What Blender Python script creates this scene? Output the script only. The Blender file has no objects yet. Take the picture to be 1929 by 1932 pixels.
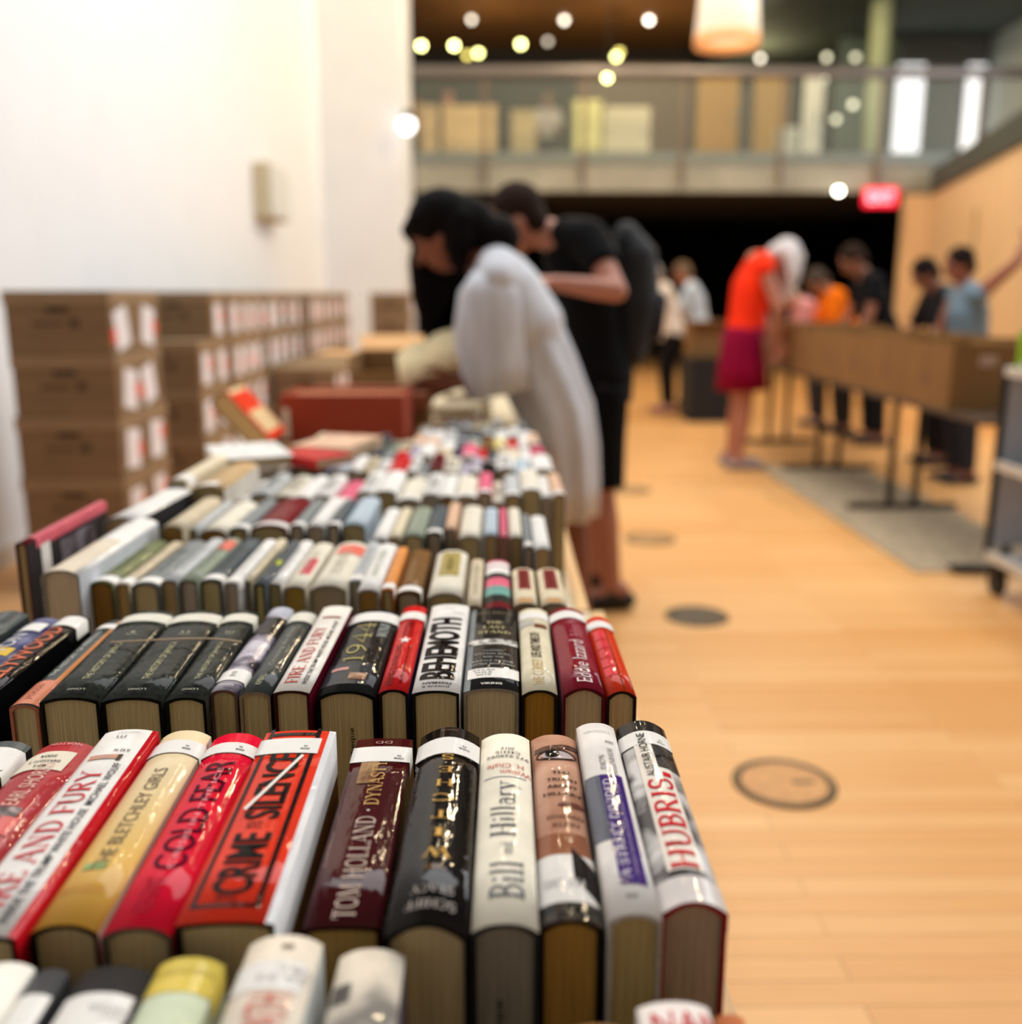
import bpy, bmesh, math, random
from mathutils import Vector, Matrix, Quaternion
random.seed(7)
C = bpy.context.scene.collection
SC = bpy.context.scene
PI = math.pi

# ------------------------------------------------------------------ camera
FPX = 1858.0; CX, CY = 964.5, 966.0
PITCH = math.radians(12.47); YAW = math.radians(0.74)
CAMH = 1.24
cam_d = bpy.data.cameras.new('camera'); cam = bpy.data.objects.new('camera', cam_d); C.objects.link(cam)
cam.location = (0, 0, CAMH); cam.rotation_euler = (PI/2 - PITCH, 0, -YAW)
cam_d.sensor_width = 36; cam_d.sensor_fit = 'AUTO'; cam_d.lens = 36*FPX/1932.0
cam_d.clip_start = 0.02; cam_d.clip_end = 200
cam_d.dof.use_dof = True; cam_d.dof.focus_distance = 0.78; cam_d.dof.aperture_fstop = 2.75
SC.camera = cam
# ------------------------------------------------------------------ world, lights, exposure
SC.view_settings.view_transform = 'Standard'; SC.view_settings.look = 'None'
SC.view_settings.exposure = 0.33; SC.view_settings.gamma = 1.0; SC.view_settings.use_curve_mapping = False
w = bpy.data.worlds.new('hall_ambient'); SC.world = w; w.use_nodes = True
w.node_tree.nodes['Background'].inputs[0].default_value = (1.0, 0.97, 0.93, 1)
w.node_tree.nodes['Background'].inputs[1].default_value = 0.10
def area(name, loc, target, sx, sy, power, col=(1, 1, 1)):
    l = bpy.data.lights.new(name, 'AREA'); l.shape = 'RECTANGLE'; l.size = sx; l.size_y = sy; l.energy = power; l.color = col
    o = bpy.data.objects.new(name, l); C.objects.link(o); o.location = loc
    o.rotation_euler = (Vector(target)-Vector(loc)).to_track_quat('-Z', 'Y').to_euler(); return o
area('skylight', (1.2, 4.6, 6.6), (0.9, 4.0, 0), 6, 4.5, 350, (0.97, 0.985, 1.0))
area('side_windows', (8.6, 8.6, 4.6), (-2.0, 6.6, 1.6), 9, 3.2, 400, (0.94, 0.975, 1.0))
area('gallery_fill', (2.5, 19.0, 6.4), (2.5, 19.0, 3), 6, 3, 18, (1.0, 0.82, 0.55))  # unseen warm area light, added to brighten the dark gallery
for x_ in (-.2, 2.4, 5.0):
    l_ = bpy.data.lights.new('gallery_lamp_light', 'POINT'); l_.energy = 40; l_.shadow_soft_size = .1; l_.color = (1, .8, .45)
    o_ = bpy.data.objects.new('gallery_lamp_light', l_); C.objects.link(o_); o_.location = (x_, 20.4, 5.3)
for i_, (x_, y_, e_) in enumerate(((-.9, 7.6, 26), (-.2, 9.2, 26), (.5, 7.2, 26), (1.1, 8.8, 30), (1.9, 10.8, 230), (-.3, 12.6, 45), (3.4, 12.4, 230), (1.4, 13.4, 200), (3.9, 9.6, 200))):
    l_ = bpy.data.lights.new('ceiling_spot', 'POINT'); l_.energy = e_; l_.shadow_soft_size = .09; l_.color = (1, .79, .50)
    o_ = bpy.data.objects.new('ceiling_spot', l_); C.objects.link(o_); o_.location = (x_, y_, 6.3)

_fwd = Vector((math.sin(YAW)*math.cos(PITCH), math.cos(YAW)*math.cos(PITCH), -math.sin(PITCH)))
_rgt = Vector((math.cos(YAW), -math.sin(YAW), 0)); _up = _rgt.cross(_fwd)
def at(px, py, z=None, Y=None, X=None):
    """world point on the ray of a photo measurement, at a height z, or depth Y, or side X"""
    d = _fwd + _rgt*((px-CX)/FPX) - _up*((py-CY)/FPX)
    o = Vector((0, 0, CAMH))
    if z is not None: k = (z-CAMH)/d.z
    elif Y is not None: k = Y/d.y
    else: k = X/d.x
    return o + d*k
# ------------------------------------------------------------------ materials
def lin(c):
    out = []
    for v in c:
        v = v/255.0
        out.append(v/12.92 if v <= 0.04045 else ((v+0.055)/1.055)**2.4)
    return (*out, 1)
_m = {}
def wrinkle(nt, b):
    tc = nt.nodes.new('ShaderNodeTexCoord'); mp = nt.nodes.new('ShaderNodeMapping'); nz = nt.nodes.new('ShaderNodeTexNoise'); bp = nt.nodes.new('ShaderNodeBump')
    mp.inputs['Scale'].default_value = (1, .35, 1); nz.inputs['Scale'].default_value = 170; nz.inputs['Detail'].default_value = 2
    bp.inputs['Strength'].default_value = .35; bp.inputs['Distance'].default_value = .0012
    nt.links.new(tc.outputs['Object'], mp.inputs[0]); nt.links.new(mp.outputs[0], nz.inputs['Vector']); nt.links.new(nz.outputs['Fac'], bp.inputs['Height']); nt.links.new(bp.outputs[0], b.inputs['Coat Normal'])
def mat(name, col, rough=0.5, coat=0.0, metal=0.0, var=0.06, scale=30.0, stretch=(1, 1, 1), emit=0, alpha=1, spec=0.5, bump=0):
    key = (name, tuple(col), rough, coat, metal, var, scale, stretch, emit, alpha)
    if key in _m: return _m[key]
    m = bpy.data.materials.new(name); m.use_nodes = True; nt = m.node_tree; b = nt.nodes['Principled BSDF']
    c = lin(col)
    b.inputs['Base Color'].default_value = c
    b.inputs['Roughness'].default_value = rough; b.inputs['Metallic'].default_value = metal
    b.inputs['Specular IOR Level'].default_value = spec
    if coat: b.inputs['Coat Weight'].default_value = coat*.6; b.inputs['Coat Roughness'].default_value = 0.07; b.inputs['Specular IOR Level'].default_value = 0; wrinkle(nt, b)
    if emit:
        b.inputs['Emission Color'].default_value = c; b.inputs['Emission Strength'].default_value = emit
    if var or bump:
        tc = nt.nodes.new('ShaderNodeTexCoord'); mp = nt.nodes.new('ShaderNodeMapping'); nz = nt.nodes.new('ShaderNodeTexNoise')
        mp.inputs['Scale'].default_value = stretch; nz.inputs['Scale'].default_value = scale; nz.inputs['Detail'].default_value = 4
        nt.links.new(tc.outputs['Object'], mp.inputs[0]); nt.links.new(mp.outputs[0], nz.inputs['Vector'])
        if var:
            rp = nt.nodes.new('ShaderNodeValToRGB')
            rp.color_ramp.elements[0].position = 0.3; rp.color_ramp.elements[1].position = 0.7
            rp.color_ramp.elements[0].color = tuple(max(0, x*(1-2*var)) for x in c[:3])+(1,)
            rp.color_ramp.elements[1].color = tuple(min(1, x*(1+var)) for x in c[:3])+(1,)
            nt.links.new(nz.outputs['Fac'], rp.inputs[0]); nt.links.new(rp.outputs[0], b.inputs['Base Color'])
            if emit: nt.links.new(rp.outputs[0], b.inputs['Emission Color'])
        if bump:
            bp = nt.nodes.new('ShaderNodeBump'); bp.inputs['Strength'].default_value = bump; bp.inputs['Distance'].default_value = 0.002
            nt.links.new(nz.outputs['Fac'], bp.inputs['Height']); nt.links.new(bp.outputs[0], b.inputs['Normal'])
    _m[key] = m; return m
def photo_mat(name, c1, c2, scale=25, stretch=(1, 1, 1), c3=None, coat=0.6):
    m = bpy.data.materials.new(name); m.use_nodes = True; nt = m.node_tree; b = nt.nodes['Principled BSDF']
    tc = nt.nodes.new('ShaderNodeTexCoord'); mp = nt.nodes.new('ShaderNodeMapping'); nz = nt.nodes.new('ShaderNodeTexNoise'); rp = nt.nodes.new('ShaderNodeValToRGB')
    mp.inputs['Scale'].default_value = stretch; nz.inputs['Scale'].default_value = scale; nz.inputs['Detail'].default_value = 3; nz.inputs['Distortion'].default_value = 0.6
    nt.links.new(tc.outputs['Object'], mp.inputs[0]); nt.links.new(mp.outputs[0], nz.inputs['Vector']); nt.links.new(nz.outputs['Fac'], rp.inputs[0])
    nt.links.new(rp.outputs[0], b.inputs['Base Color'])
    e = rp.color_ramp.elements; e[0].position = 0.38; e[1].position = 0.62; e[0].color = lin(c1); e[1].color = lin(c2)
    if c3: k = rp.color_ramp.elements.new(0.5); k.color = lin(c3)
    b.inputs['Roughness'].default_value = 0.35; b.inputs['Coat Weight'].default_value = coat*.6; b.inputs['Coat Roughness'].default_value = 0.07; b.inputs['Specular IOR Level'].default_value = 0; wrinkle(nt, b)
    return m
def pages_mat(col, name='page_edges'):
    key = ('pg', tuple(col))
    if key in _m: return _m[key]
    m = mat(name, col, 0.85, var=0.16, scale=9.0, stretch=(95, 1.5, 1.5), spec=0.1); _m[key] = m; return m
# ------------------------------------------------------------------ objects
def tag(o, label=None, cat=None, group=None, kind=None):
    if label: o['label'] = label
    if cat: o['category'] = cat
    if group: o['group'] = group
    if kind: o['kind'] = kind
    return o
def empty(name, loc, label=None, cat=None, group=None, rot=(0, 0, 0)):
    o = bpy.data.objects.new(name, None); C.objects.link(o); o.location = loc; o.rotation_euler = rot
    o.empty_display_size = 0.05
    return tag(o, label, cat, group)
def obj(name, bm, mats, parent=None, smooth=False, origin=None):
    me = bpy.data.meshes.new(name)
    if origin is not None: bmesh.ops.translate(bm, vec=-Vector(origin), verts=bm.verts)
    bm.to_mesh(me); bm.free()
    if not isinstance(mats, (list, tuple)): mats = [mats]
    for m in mats: me.materials.append(m)
    if smooth:
        for p in me.polygons: p.use_smooth = True
    o = bpy.data.objects.new(name, me); C.objects.link(o)
    if parent is not None: o.parent = parent
    elif origin is not None: o.location = origin
    return o
def new(): return bmesh.new()
def box(bm, x0, x1, y0, y1, z0, z1, mi=0, bevel=0):
    vs = [bm.verts.new((x, y, z)) for z in (z0, z1) for y in (y0, y1) for x in (x0, x1)]
    fs = []
    for a in ((0, 2, 3, 1), (4, 5, 7, 6), (0, 1, 5, 4), (2, 6, 7, 3), (0, 4, 6, 2), (1, 3, 7, 5)):
        f = bm.faces.new([vs[i] for i in a]); f.material_index = mi; fs.append(f)
    if bevel:
        es = list({e for f in fs for e in f.edges})
        bmesh.ops.bevel(bm, geom=es, offset=bevel, segments=2, affect='EDGES', profile=0.5)
def rbox(x0, x1, y0, y1, z0, z1, bevel=0):
    bm = new(); box(bm, x0, x1, y0, y1, z0, z1, 0, bevel); return bm
def tube(bm, pts, rad, n=14, side=(0, 1, 0), caps='round', mi=0, fold=None):
    """loft of elliptic rings; rad entries: r or (r_side, r_other)"""
    pts = [Vector(p) for p in pts]; rad = [(r, r) if not isinstance(r, (tuple, list)) else r for r in rad]
    P, R = list(pts), list(rad)
    if caps == 'round':
        def cap(p, q, r):
            d = (p-q).normalized(); m = min(r); out = []
            for a in (35, 62, 85):
                a = math.radians(a); out.append((p+d*m*math.sin(a), (r[0]*math.cos(a), r[1]*math.cos(a))))
            return out
        c0 = cap(pts[0], pts[1], rad[0]); c1 = cap(pts[-1], pts[-2], rad[-1])
        P = [c[0] for c in reversed(c0)] + P + [c[0] for c in c1]; R = [c[1] for c in reversed(c0)] + R + [c[1] for c in c1]
    rings = []; side = Vector(side)
    for i, p in enumerate(P):
        a = P[max(0, i-1)]; b = P[min(len(P)-1, i+1)]; t = (b-a)
        t = t.normalized() if t.length > 1e-9 else Vector((0, 0, 1))
        s = side - t*side.dot(t)
        if s.length < 1e-3: s = Vector((1, 0, 0)) - t*t.x
        s.normalize(); o = t.cross(s)
        ring = []
        for k in range(n):
            th = 2*PI*k/n; f = 1
            if fold: f = 1 + fold[0]*math.sin(fold[1]*th + i*0.2)*(1-i/(len(P)-1))**1.3
            ring.append(bm.verts.new(p + s*R[i][0]*math.cos(th)*f + o*R[i][1]*math.sin(th)*f))
        rings.append(ring)
    for a, b in zip(rings, rings[1:]):
        for k in range(n):
            f = bm.faces.new((a[k], a[(k+1) % n], b[(k+1) % n], b[k])); f.material_index = mi
    if caps:
        f = bm.faces.new(list(reversed(rings[0]))); f.material_index = mi
        f = bm.faces.new(rings[-1]); f.material_index = mi
def cyl(bm, p0, p1, r0, r1=None, n=20): tube(bm, [p0, p1], [r0, r0 if r1 is None else r1], n, side=(0.3, 1, 0.2), caps='flat')
def remesh(o, voxel, smooth=4):
    m = o.modifiers.new('union', 'REMESH'); m.mode = 'VOXEL'; m.voxel_size = voxel; m.use_smooth_shade = True
    if smooth:
        s = o.modifiers.new('soften', 'SMOOTH'); s.iterations = smooth; s.factor = 0.5
    return o
# ------------------------------------------------------------------ lettering
_fc = {}
def font_mesh(s, bold=0.0):
    """default-font lettering as vertex/face lists"""
    if (s, bold) in _fc: return _fc[(s, bold)]
    cu = bpy.data.curves.new('lettering', 'FONT'); cu.body = s; cu.offset = bold; cu.resolution_u = 3
    o = bpy.data.objects.new('lettering_tmp', cu); C.objects.link(o)
    dg = bpy.context.evaluated_depsgraph_get(); dg.update()
    me = bpy.data.meshes.new_from_object(o.evaluated_get(dg))
    V = [(v.co.x, v.co.y) for v in me.vertices]; F = [tuple(p.vertices) for p in me.polygons]
    bpy.data.objects.remove(o); bpy.data.curves.remove(cu); bpy.data.meshes.remove(me)
    _fc[(s, bold)] = (V, F); return V, F
def arc(cx, cy, rx, ry, a0, a1, n=10):
    return [(cx+rx*math.cos(math.radians(a0+(a1-a0)*i/n)), cy+ry*math.sin(math.radians(a0+(a1-a0)*i/n))) for i in range(n+1)]
TK, TN = 0.145, 0.055
SERIF = {
 'A': (.9, [([(.08, 0), (.46, 1)], TN), ([(.44, 1), (.82, 0)], TK), ([(.22, .34), (.68, .34)], TN)], [(.08, 0), (.82, 0)]),
 'B': (.72, [([(.18, 0), (.18, 1)], TK), ([(.18, .97)]+arc(.36, .755, .22, .215, 90, -90)+[(.18, .54)], .1), ([(.18, .53)]+arc(.38, .28, .26, .25, 90, -90)+[(.18, .03)], .11)], [(.14, 0), (.14, 1)]),
 'C': (.8, [(arc(.46, .5, .36, .48, 50, 310, 18), .1), ([(.70, .70), (.70, .97)], TN), ([(.70, .05), (.70, .25)], TN)], []),
 'D': (.85, [([(.18, 0), (.18, 1)], TK), ([(.18, .97)]+arc(.36, .5, .38, .47, 90, -90, 14)+[(.18, .03)], .1)], [(.14, 0), (.14, 1)]),
 'E': (.7, [([(.18, 0), (.18, 1)], TK), ([(.18, .97), (.62, .97)], TN), ([(.18, .52), (.5, .52)], TN), ([(.18, .03), (.66, .03)], TN), ([(.62, .8), (.62, .99)], TN), ([(.66, .01), (.66, .22)], TN), ([(.5, .43), (.5, .61)], TN)], [(.14, 0), (.14, 1)]),
 'F': (.66, [([(.18, 0), (.18, 1)], TK), ([(.18, .97), (.62, .97)], TN), ([(.18, .5), (.5, .5)], TN), ([(.62, .78), (.62, .99)], TN), ([(.5, .41), (.5, .6)], TN)], [(.18, 0), (.14, 1)]),
 'H': (.92, [([(.18, 0), (.18, 1)], TK), ([(.74, 0), (.74, 1)], TK), ([(.18, .52), (.74, .52)], TN)], [(.18, 0), (.18, 1), (.74, 0), (.74, 1)]),
 'I': (.4, [([(.2, 0), (.2, 1)], TK)], [(.2, 0), (.2, 1)]),
 'L': (.66, [([(.18, 0), (.18, 1)], TK), ([(.18, .03), (.6, .03)], TN), ([(.6, .01), (.6, .24)], TN)], [(.18, 1), (.14, 0)]),
 'M': (1.06, [([(.15, 0), (.18, 1)], TN), ([(.2, 1), (.52, .05)], TK), ([(.52, .05), (.84, 1)], TN), ([(.86, 1), (.9, 0)], TK)], [(.15, 0), (.9, 0), (.14, 1), (.9, 1)]),
 'N': (.92, [([(.16, 0), (.16, 1)], TN), ([(.18, 1), (.74, .02)], TK), ([(.74, 0), (.74, 1)], TN)], [(.16, 0), (.14, 1), (.74, 1)]),
 'O': (.88, [(arc(.44, .5, .35, .48, 0, 360, 24), .11)], []),
 'R': (.82, [([(.18, 0), (.18, 1)], TK), ([(.18, .97)]+arc(.38, .74, .24, .23, 90, -90)+[(.18, .51)], .1), ([(.38, .5), (.74, .02)], .12)], [(.18, 0), (.14, 1), (.74, 0)]),
 'S': (.68, [(arc(.35, .74, .24, .23, 30, 250, 12)+arc(.34, .26, .26, .24, 80, -150, 14), .11), ([(.57, .76), (.57, .96)], TN), ([(.1, .05), (.1, .28)], TN)], []),
 'T': (.76, [([(.38, 0), (.38, 1)], TK), ([(.05, .97), (.71, .97)], TN), ([(.05, .76), (.05, .99)], TN), ([(.71, .76), (.71, .99)], TN)], [(.38, 0)]),
 'U': (.9, [([(.18, 1), (.18, .35)]+arc(.46, .33, .28, .31, 180, 360, 12)+[(.74, 1)], .1), ([(.18, 1), (.18, .35)], TK)], [(.18, 1), (.74, 1)]),
 'V': (.88, [([(.1, 1), (.44, .02)], TK), ([(.44, .02), (.78, 1)], TN)], [(.1, 1), (.78, 1)]),
 'W': (1.2, [([(.1, 1), (.35, .02)], TK), ([(.35, .02), (.6, .95)], TN), ([(.6, .95), (.85, .02)], TK), ([(.85, .02), (1.1, 1)], TN)], [(.1, 1), (.6, 1), (1.1, 1)]),
 'Y': (.86, [([(.08, 1), (.43, .48)], TK), ([(.43, .48), (.78, 1)], TN), ([(.43, 0), (.43, .5)], TK)], [(.08, 1), (.78, 1), (.43, 0)]),
 '1': (.5, [([(.26, 0), (.26, 1), (.1, .86)], .07)], [(.26, 0)]),
 '4': (.72, [([(.52, 0), (.52, 1), (.06, .3), (.68, .3)], .07)], [(.52, 0)]),
 '9': (.66, [(arc(.32, .7, .24, .28, 0, 360, 16), .07), ([(.56, .7), (.5, .3), (.2, 0)], .07)], []),
 'i': (.34, [([(.17, 0), (.17, .62)], .11), ([(.17, .8), (.17, .92)], .11)], [(.17, 0)]),
 'l': (.34, [([(.17, 0), (.17, 1.02)], .11)], [(.17, 0)]),
 'a': (.58, [(arc(.26, .22, .18, .2, 0, 360, 14), .07), ([(.44, 0), (.44, .42)]+arc(.27, .44, .17, .18, 0, 150, 8), .09)], [(.48, 0)]),
 'n': (.66, [([(.14, 0), (.14, .62)], .11), ([(.14, .42)]+arc(.31, .42, .17, .19, 180, 0, 8)+[(.48, 0)], .09)], [(.14, 0), (.48, 0)]),
 'd': (.64, [(arc(.27, .3, .19, .3, 0, 360, 16), .08), ([(.47, 0), (.47, 1.02)], .11)], [(.5, 0)]),
 'r': (.48, [([(.14, 0), (.14, .62)], .11), (arc(.3, .4, .16, .2, 180, 60, 6), .08)], [(.14, 0)]),
 'y': (.6, [([(.08, .62), (.3, .02)], .11), ([(.52, .62), (.3, 0), (.14, -.28)], .05)], [(.08, .62), (.5, .62)]),
 ' ': (.34, [], []), '.': (.2, [([(.1, 0), (.1, .13)], .13)], []), '*': (.5, [(arc(.25, .5, .05, .05, 0, 360, 8), .12)], []),
}
def serif_mesh(s, track=0.04, weight=1.0):
    V, F = [], []; x = 0
    for ch in s:
        wd, strokes, ser = SERIF.get(ch, SERIF['I'])
        for pts, th in strokes:
            th *= weight; n = len(pts); L, R = [], []
            for i, p in enumerate(pts):
                a = pts[max(0, i-1)]; b = pts[min(n-1, i+1)]
                dx, dy = b[0]-a[0], b[1]-a[1]; l = math.hypot(dx, dy) or 1; nx, ny = -dy/l*th/2, dx/l*th/2
                L.append(len(V)); V.append((x+p[0]+nx, p[1]+ny)); R.append(len(V)); V.append((x+p[0]-nx, p[1]-ny))
            for i in range(n-1): F.append((R[i], R[i+1], L[i+1], L[i]))
        for sx, sy in ser:
            y0 = sy if sy < .5 else sy-.05; b0 = len(V)
            V += [(x+sx-.13, y0), (x+sx+.13, y0), (x+sx+.13, y0+.05), (x+sx-.13, y0+.05)]; F.append((b0, b0+1, b0+2, b0+3))
        x += wd+track
    return V, F
def fit_text(VF, length, height):
    V, F = VF
    x0 = min(v[0] for v in V); x1 = max(v[0] for v in V); y0 = min(v[1] for v in V); y1 = max(v[1] for v in V)
    sx = length/max(1e-6, x1-x0); sy = height/max(1e-6, y1-y0)
    return [((v[0]-(x0+x1)/2)*sx, (v[1]-(y0+y1)/2)*sy) for v in V], F
# ------------------------------------------------------------------ books
TABLE = 0.745
BOOK_SINK = 0.0
def ordinal(n): return ['first', 'second', 'third', 'fourth', 'fifth', 'sixth', 'seventh', 'eighth', 'ninth', 'tenth', 'eleventh', 'twelfth', 'thirteenth', 'fourteenth', 'fifteenth', 'sixteenth', 'seventeenth', 'eighteenth', 'nineteenth', 'twentieth', 'twenty-first', 'twenty-second', 'twenty-third', 'twenty-fourth', 'twenty-fifth', 'twenty-sixth'][n-1]
class Book:
    """hardback standing on its fore edge: x thickness, y spine length, z up to the spine"""
    def __init__(s, label, t, L, W, jacket, side_r=None, side_l=None, board=(25, 22, 22), pages=(196, 178, 138), rise=None, p=2.4,
                 loc=(0, 0, 0), yaw=0, lean=0, group=None, coat=0.7, rough=0.4, var=0.06, name='hardback_book', cat='book'):
        s.t, s.L, s.W = t, L, W; s.rise = rise if rise is not None else min(.007, t*.16); s.p = p
        s.root = empty(name, loc, label, cat, group, rot=(0, lean, yaw))
        jm = jacket if not isinstance(jacket, (tuple, list)) else mat('jacket', jacket, rough, coat, var=var, scale=40)
        rm = jm if side_r is None else mat('jacket_side', side_r, .4, coat*.5, var=.04)
        lm = jm if side_l is None else mat('jacket_side', side_l, .4, coat*.5, var=.04)
        bmat = mat('cover_board', board, .55, .2, var=.1, scale=200)
        ct = .0025; bm = new(); N = 12
        def prof(off):
            h = t/2-off; top = W-off
            pts = [(-h, 0.0 if off == 0 else 0.0), (-h, W*.5), (-h, top-s.rise)]
            for i in range(1, N):
                u = -1+2*i/N; pts.append((u*h, top-s.rise*abs(u)**s.p))
            pts += [(h, top-s.rise), (h, W*.5), (h, 0.0)]; return pts
        po, pi_ = prof(0), prof(ct)
        rings = []
        for y in (0, L*.25, L*.5, L*.75, L):
            rings.append(([bm.verts.new((x, y, z)) for x, z in po], [bm.verts.new((x, y, z)) for x, z in pi_]))
        n = len(po)
        for (o0, i0), (o1, i1) in zip(rings, rings[1:]):
            for k in range(n-1):
                f = bm.faces.new((o0[k], o0[k+1], o1[k+1], o1[k])); f.normal_flip()
                f.material_index = 2 if k < 2 else (1 if k >= n-3 else 0)
                f.smooth = 2 <= k < n-3
                f = bm.faces.new((i0[k], i1[k], i1[k+1], i0[k+1])); f.normal_flip(); f.material_index = 3
            for k in (0, n-1):
                f = bm.faces.new((o0[k], o1[k], i1[k], i0[k])); f.material_index = 3
        for r, fl in ((rings[0], 0), (rings[-1], 1)):
            for k in range(n-1):
                f = bm.faces.new((r[0][k], r[1][k], r[1][k+1], r[0][k+1])); f.material_index = 3
                if fl: f.normal_flip()
        bmesh.ops.recalc_face_normals(bm, faces=bm.faces)
        s.cover = obj('cover', bm, [jm, rm, lm, bmat], s.root)
        # page block
        bm = new(); inset = .003; h = t/2-ct-.0003; top = W-ct-.0004
        pp = [(-h, .002), (-h, top-s.rise)]+[((-1+2*i/N)*h, top-s.rise*abs(-1+2*i/N)**s.p) for i in range(1, N)]+[(h, top-s.rise), (h, .002)]
        a = [bm.verts.new((x, inset, z)) for x, z in pp]; b = [bm.verts.new((x, L-inset, z)) for x, z in pp]
        bm.faces.new(a); bm.faces.new(list(reversed(b)))
        for k in range(len(pp)): bm.faces.new((a[k], b[k], b[(k+1) % len(pp)], a[(k+1) % len(pp)]))
        bmesh.ops.recalc_face_normals(bm, faces=bm.faces)
        s.pages = obj('page_block', bm, pages_mat(pages), s.root)
    def z(s, x):
        u = min(1, abs(2*x/s.t)); return s.W - s.rise*u**s.p
    def patch(s, name, u0, u1, v0, v1, m, off=.0003, label=None, skew=0, wrap=.012):
        """a printed panel or sticker wrapped on the spine (u -.5...5 across, v 0..1 from the near end)"""
        bm = new(); N = 10; cols = []
        for j in range(2):
            v = (v0, v1)[j]; row = []
            if u0 <= -.5: row.append((-s.t/2-off, v*s.L, s.W-s.rise-wrap))
            for i in range(N+1):
                u = u0+(u1-u0)*i/N; x = u*s.t
                xx = x*(1+2*off/s.t); row.append((xx, (v+skew*u)*s.L, s.z(x)+off))
            if u1 >= .5: row.append((s.t/2+off, v*s.L, s.W-s.rise-wrap))
            cols.append([bm.verts.new(q) for q in row])
        for i in range(len(cols[0])-1):
            f = bm.faces.new((cols[0][i], cols[0][i+1], cols[1][i+1], cols[1][i])); f.smooth = True
        o = obj(name, bm, m, s.cover)
        if label: o['label'] = label
        return o
    def ellipse(s, name, u, v, ru, rv, m, off=.0008):
        bm = new(); c = bm.verts.new((u*s.t, v*s.L, s.z(u*s.t)+off)); ring = []
        for k in range(24):
            x = (u+ru*math.cos(2*PI*k/24))*s.t; ring.append(bm.verts.new((x, v*s.L+rv*math.sin(2*PI*k/24), s.z(x)+off)))
        for k in range(24): bm.faces.new((c, ring[k], ring[(k+1) % 24]))
        return obj(name, bm, m, s.cover)
    def write(s, name, txt, u, v, length, height, m, mode='along', serif=False, bold=0.0, off=.0007, weight=1.0, track=.04, parent=None):
        lines = txt.split('\n') if not serif else [txt]
        VF = serif_mesh(txt, track, weight) if serif else font_mesh(txt, bold)
        V, F = fit_text(VF, length, height)
        bm = new(); bv = []
        for a, b in V:
            if mode == 'along': x, y = -b, a
            elif mode == 'inv': x, y = -a, -b
            else: x, y = a, b
            bv.append(bm.verts.new((x+u*s.t, y+v*s.L, 0)))
        for f in F:
            try: bm.faces.new([bv[i] for i in f])
            except ValueError: pass
        for k in range(-5, 6):
            x = k*s.t/11
            bmesh.ops.bisect_plane(bm, geom=bm.verts[:]+bm.edges[:]+bm.faces[:], plane_co=(x, 0, 0), plane_no=(1, 0, 0))
        for q in bm.verts:
            q.co.x = max(-s.t/2, min(s.t/2, q.co.x)); q.co.z = s.z(q.co.x)+off
        for f in bm.faces:
            if f.normal.z < 0: f.normal_flip()
        return obj(name, bm, m, parent or s.cover)
    def stamp(s, txt, x, z, length, height, m, vertical=True):
        """ink stamp on the near page edges"""
        V, F = fit_text(font_mesh(txt, .01), length, height); bm = new()
        bv = [bm.verts.new(((-b+x, .0027, a+z) if vertical else (a+x, .0027, b+z))) for a, b in V]
        for f in F:
            try: bm.faces.new([bv[i] for i in f])
            except ValueError: pass
        return obj('ink_stamp', bm, m, s.pages)
INK = lambda c: mat('printed_ink', c, .45, .3, var=0)
def book_px(label, nl, nr, yn, fl, fr, yf, H, jacket, row=None, tmax=None, lean=0, **k):
    """book whose spine ends were measured in the photograph at spine height H"""
    nL, nR = at(nl, yn, z=H), at(nr, yn, z=H); fL, fR = at(fl, yf, z=H), at(fr, yf, z=H)
    t = ((nR-nL).x+(fR-fL).x)/2*.985
    n = (nL+nR)/2; f = (fL+fR)/2; d = f-n; L = d.length; yaw = -math.atan2(d.x, d.y)
    W = H-TABLE
    return Book(label, t, L, W-.0002, jacket, loc=(n.x, n.y, TABLE+.0002), yaw=yaw, lean=lean, **k)
# ------------------------------------------------------------------ the hall
def wood_floor():
    m = bpy.data.materials.new('oak_floorboards'); m.use_nodes = True; nt = m.node_tree; b = nt.nodes['Principled BSDF']
    tc = nt.nodes.new('ShaderNodeTexCoord'); br = nt.nodes.new('ShaderNodeTexBrick'); nz = nt.nodes.new('ShaderNodeTexNoise'); mp = nt.nodes.new('ShaderNodeMapping')
    nt.links.new(tc.outputs['Object'], br.inputs['Vector'])
    br.inputs['Scale'].default_value = 1; br.inputs['Brick Width'].default_value = 1.3; br.inputs['Row Height'].default_value = 0.066
    br.inputs['Mortar Size'].default_value = 0.0012; br.inputs['Bias'].default_value = 0.0
    br.inputs['Color1'].default_value = lin((234, 182, 120)); br.inputs['Color2'].default_value = lin((220, 158, 90)); br.inputs['Mortar'].default_value = lin((165, 112, 62))
    mp.inputs['Scale'].default_value = (1.2, 26, 1); nz.inputs['Scale'].default_value = 4; nz.inputs['Detail'].default_value = 6
    nt.links.new(tc.outputs['Object'], mp.inputs[0]); nt.links.new(mp.outputs[0], nz.inputs['Vector'])
    mx = nt.nodes.new('ShaderNodeMix'); mx.data_type = 'RGBA'; mx.blend_type = 'MULTIPLY'; mx.inputs[0].default_value = 0.35
    rp = nt.nodes.new('ShaderNodeValToRGB'); rp.color_ramp.elements[0].position = .3; rp.color_ramp.elements[0].color = (.72, .62, .5, 1); rp.color_ramp.elements[1].position = .7
    nt.links.new(nz.outputs['Fac'], rp.inputs[0]); nt.links.new(br.outputs['Color'], mx.inputs[6]); nt.links.new(rp.outputs[0], mx.inputs[7])
    nt.links.new(mx.outputs[2], b.inputs['Base Color'])
    b.inputs['Roughness'].default_value = 0.42
    return m
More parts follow.
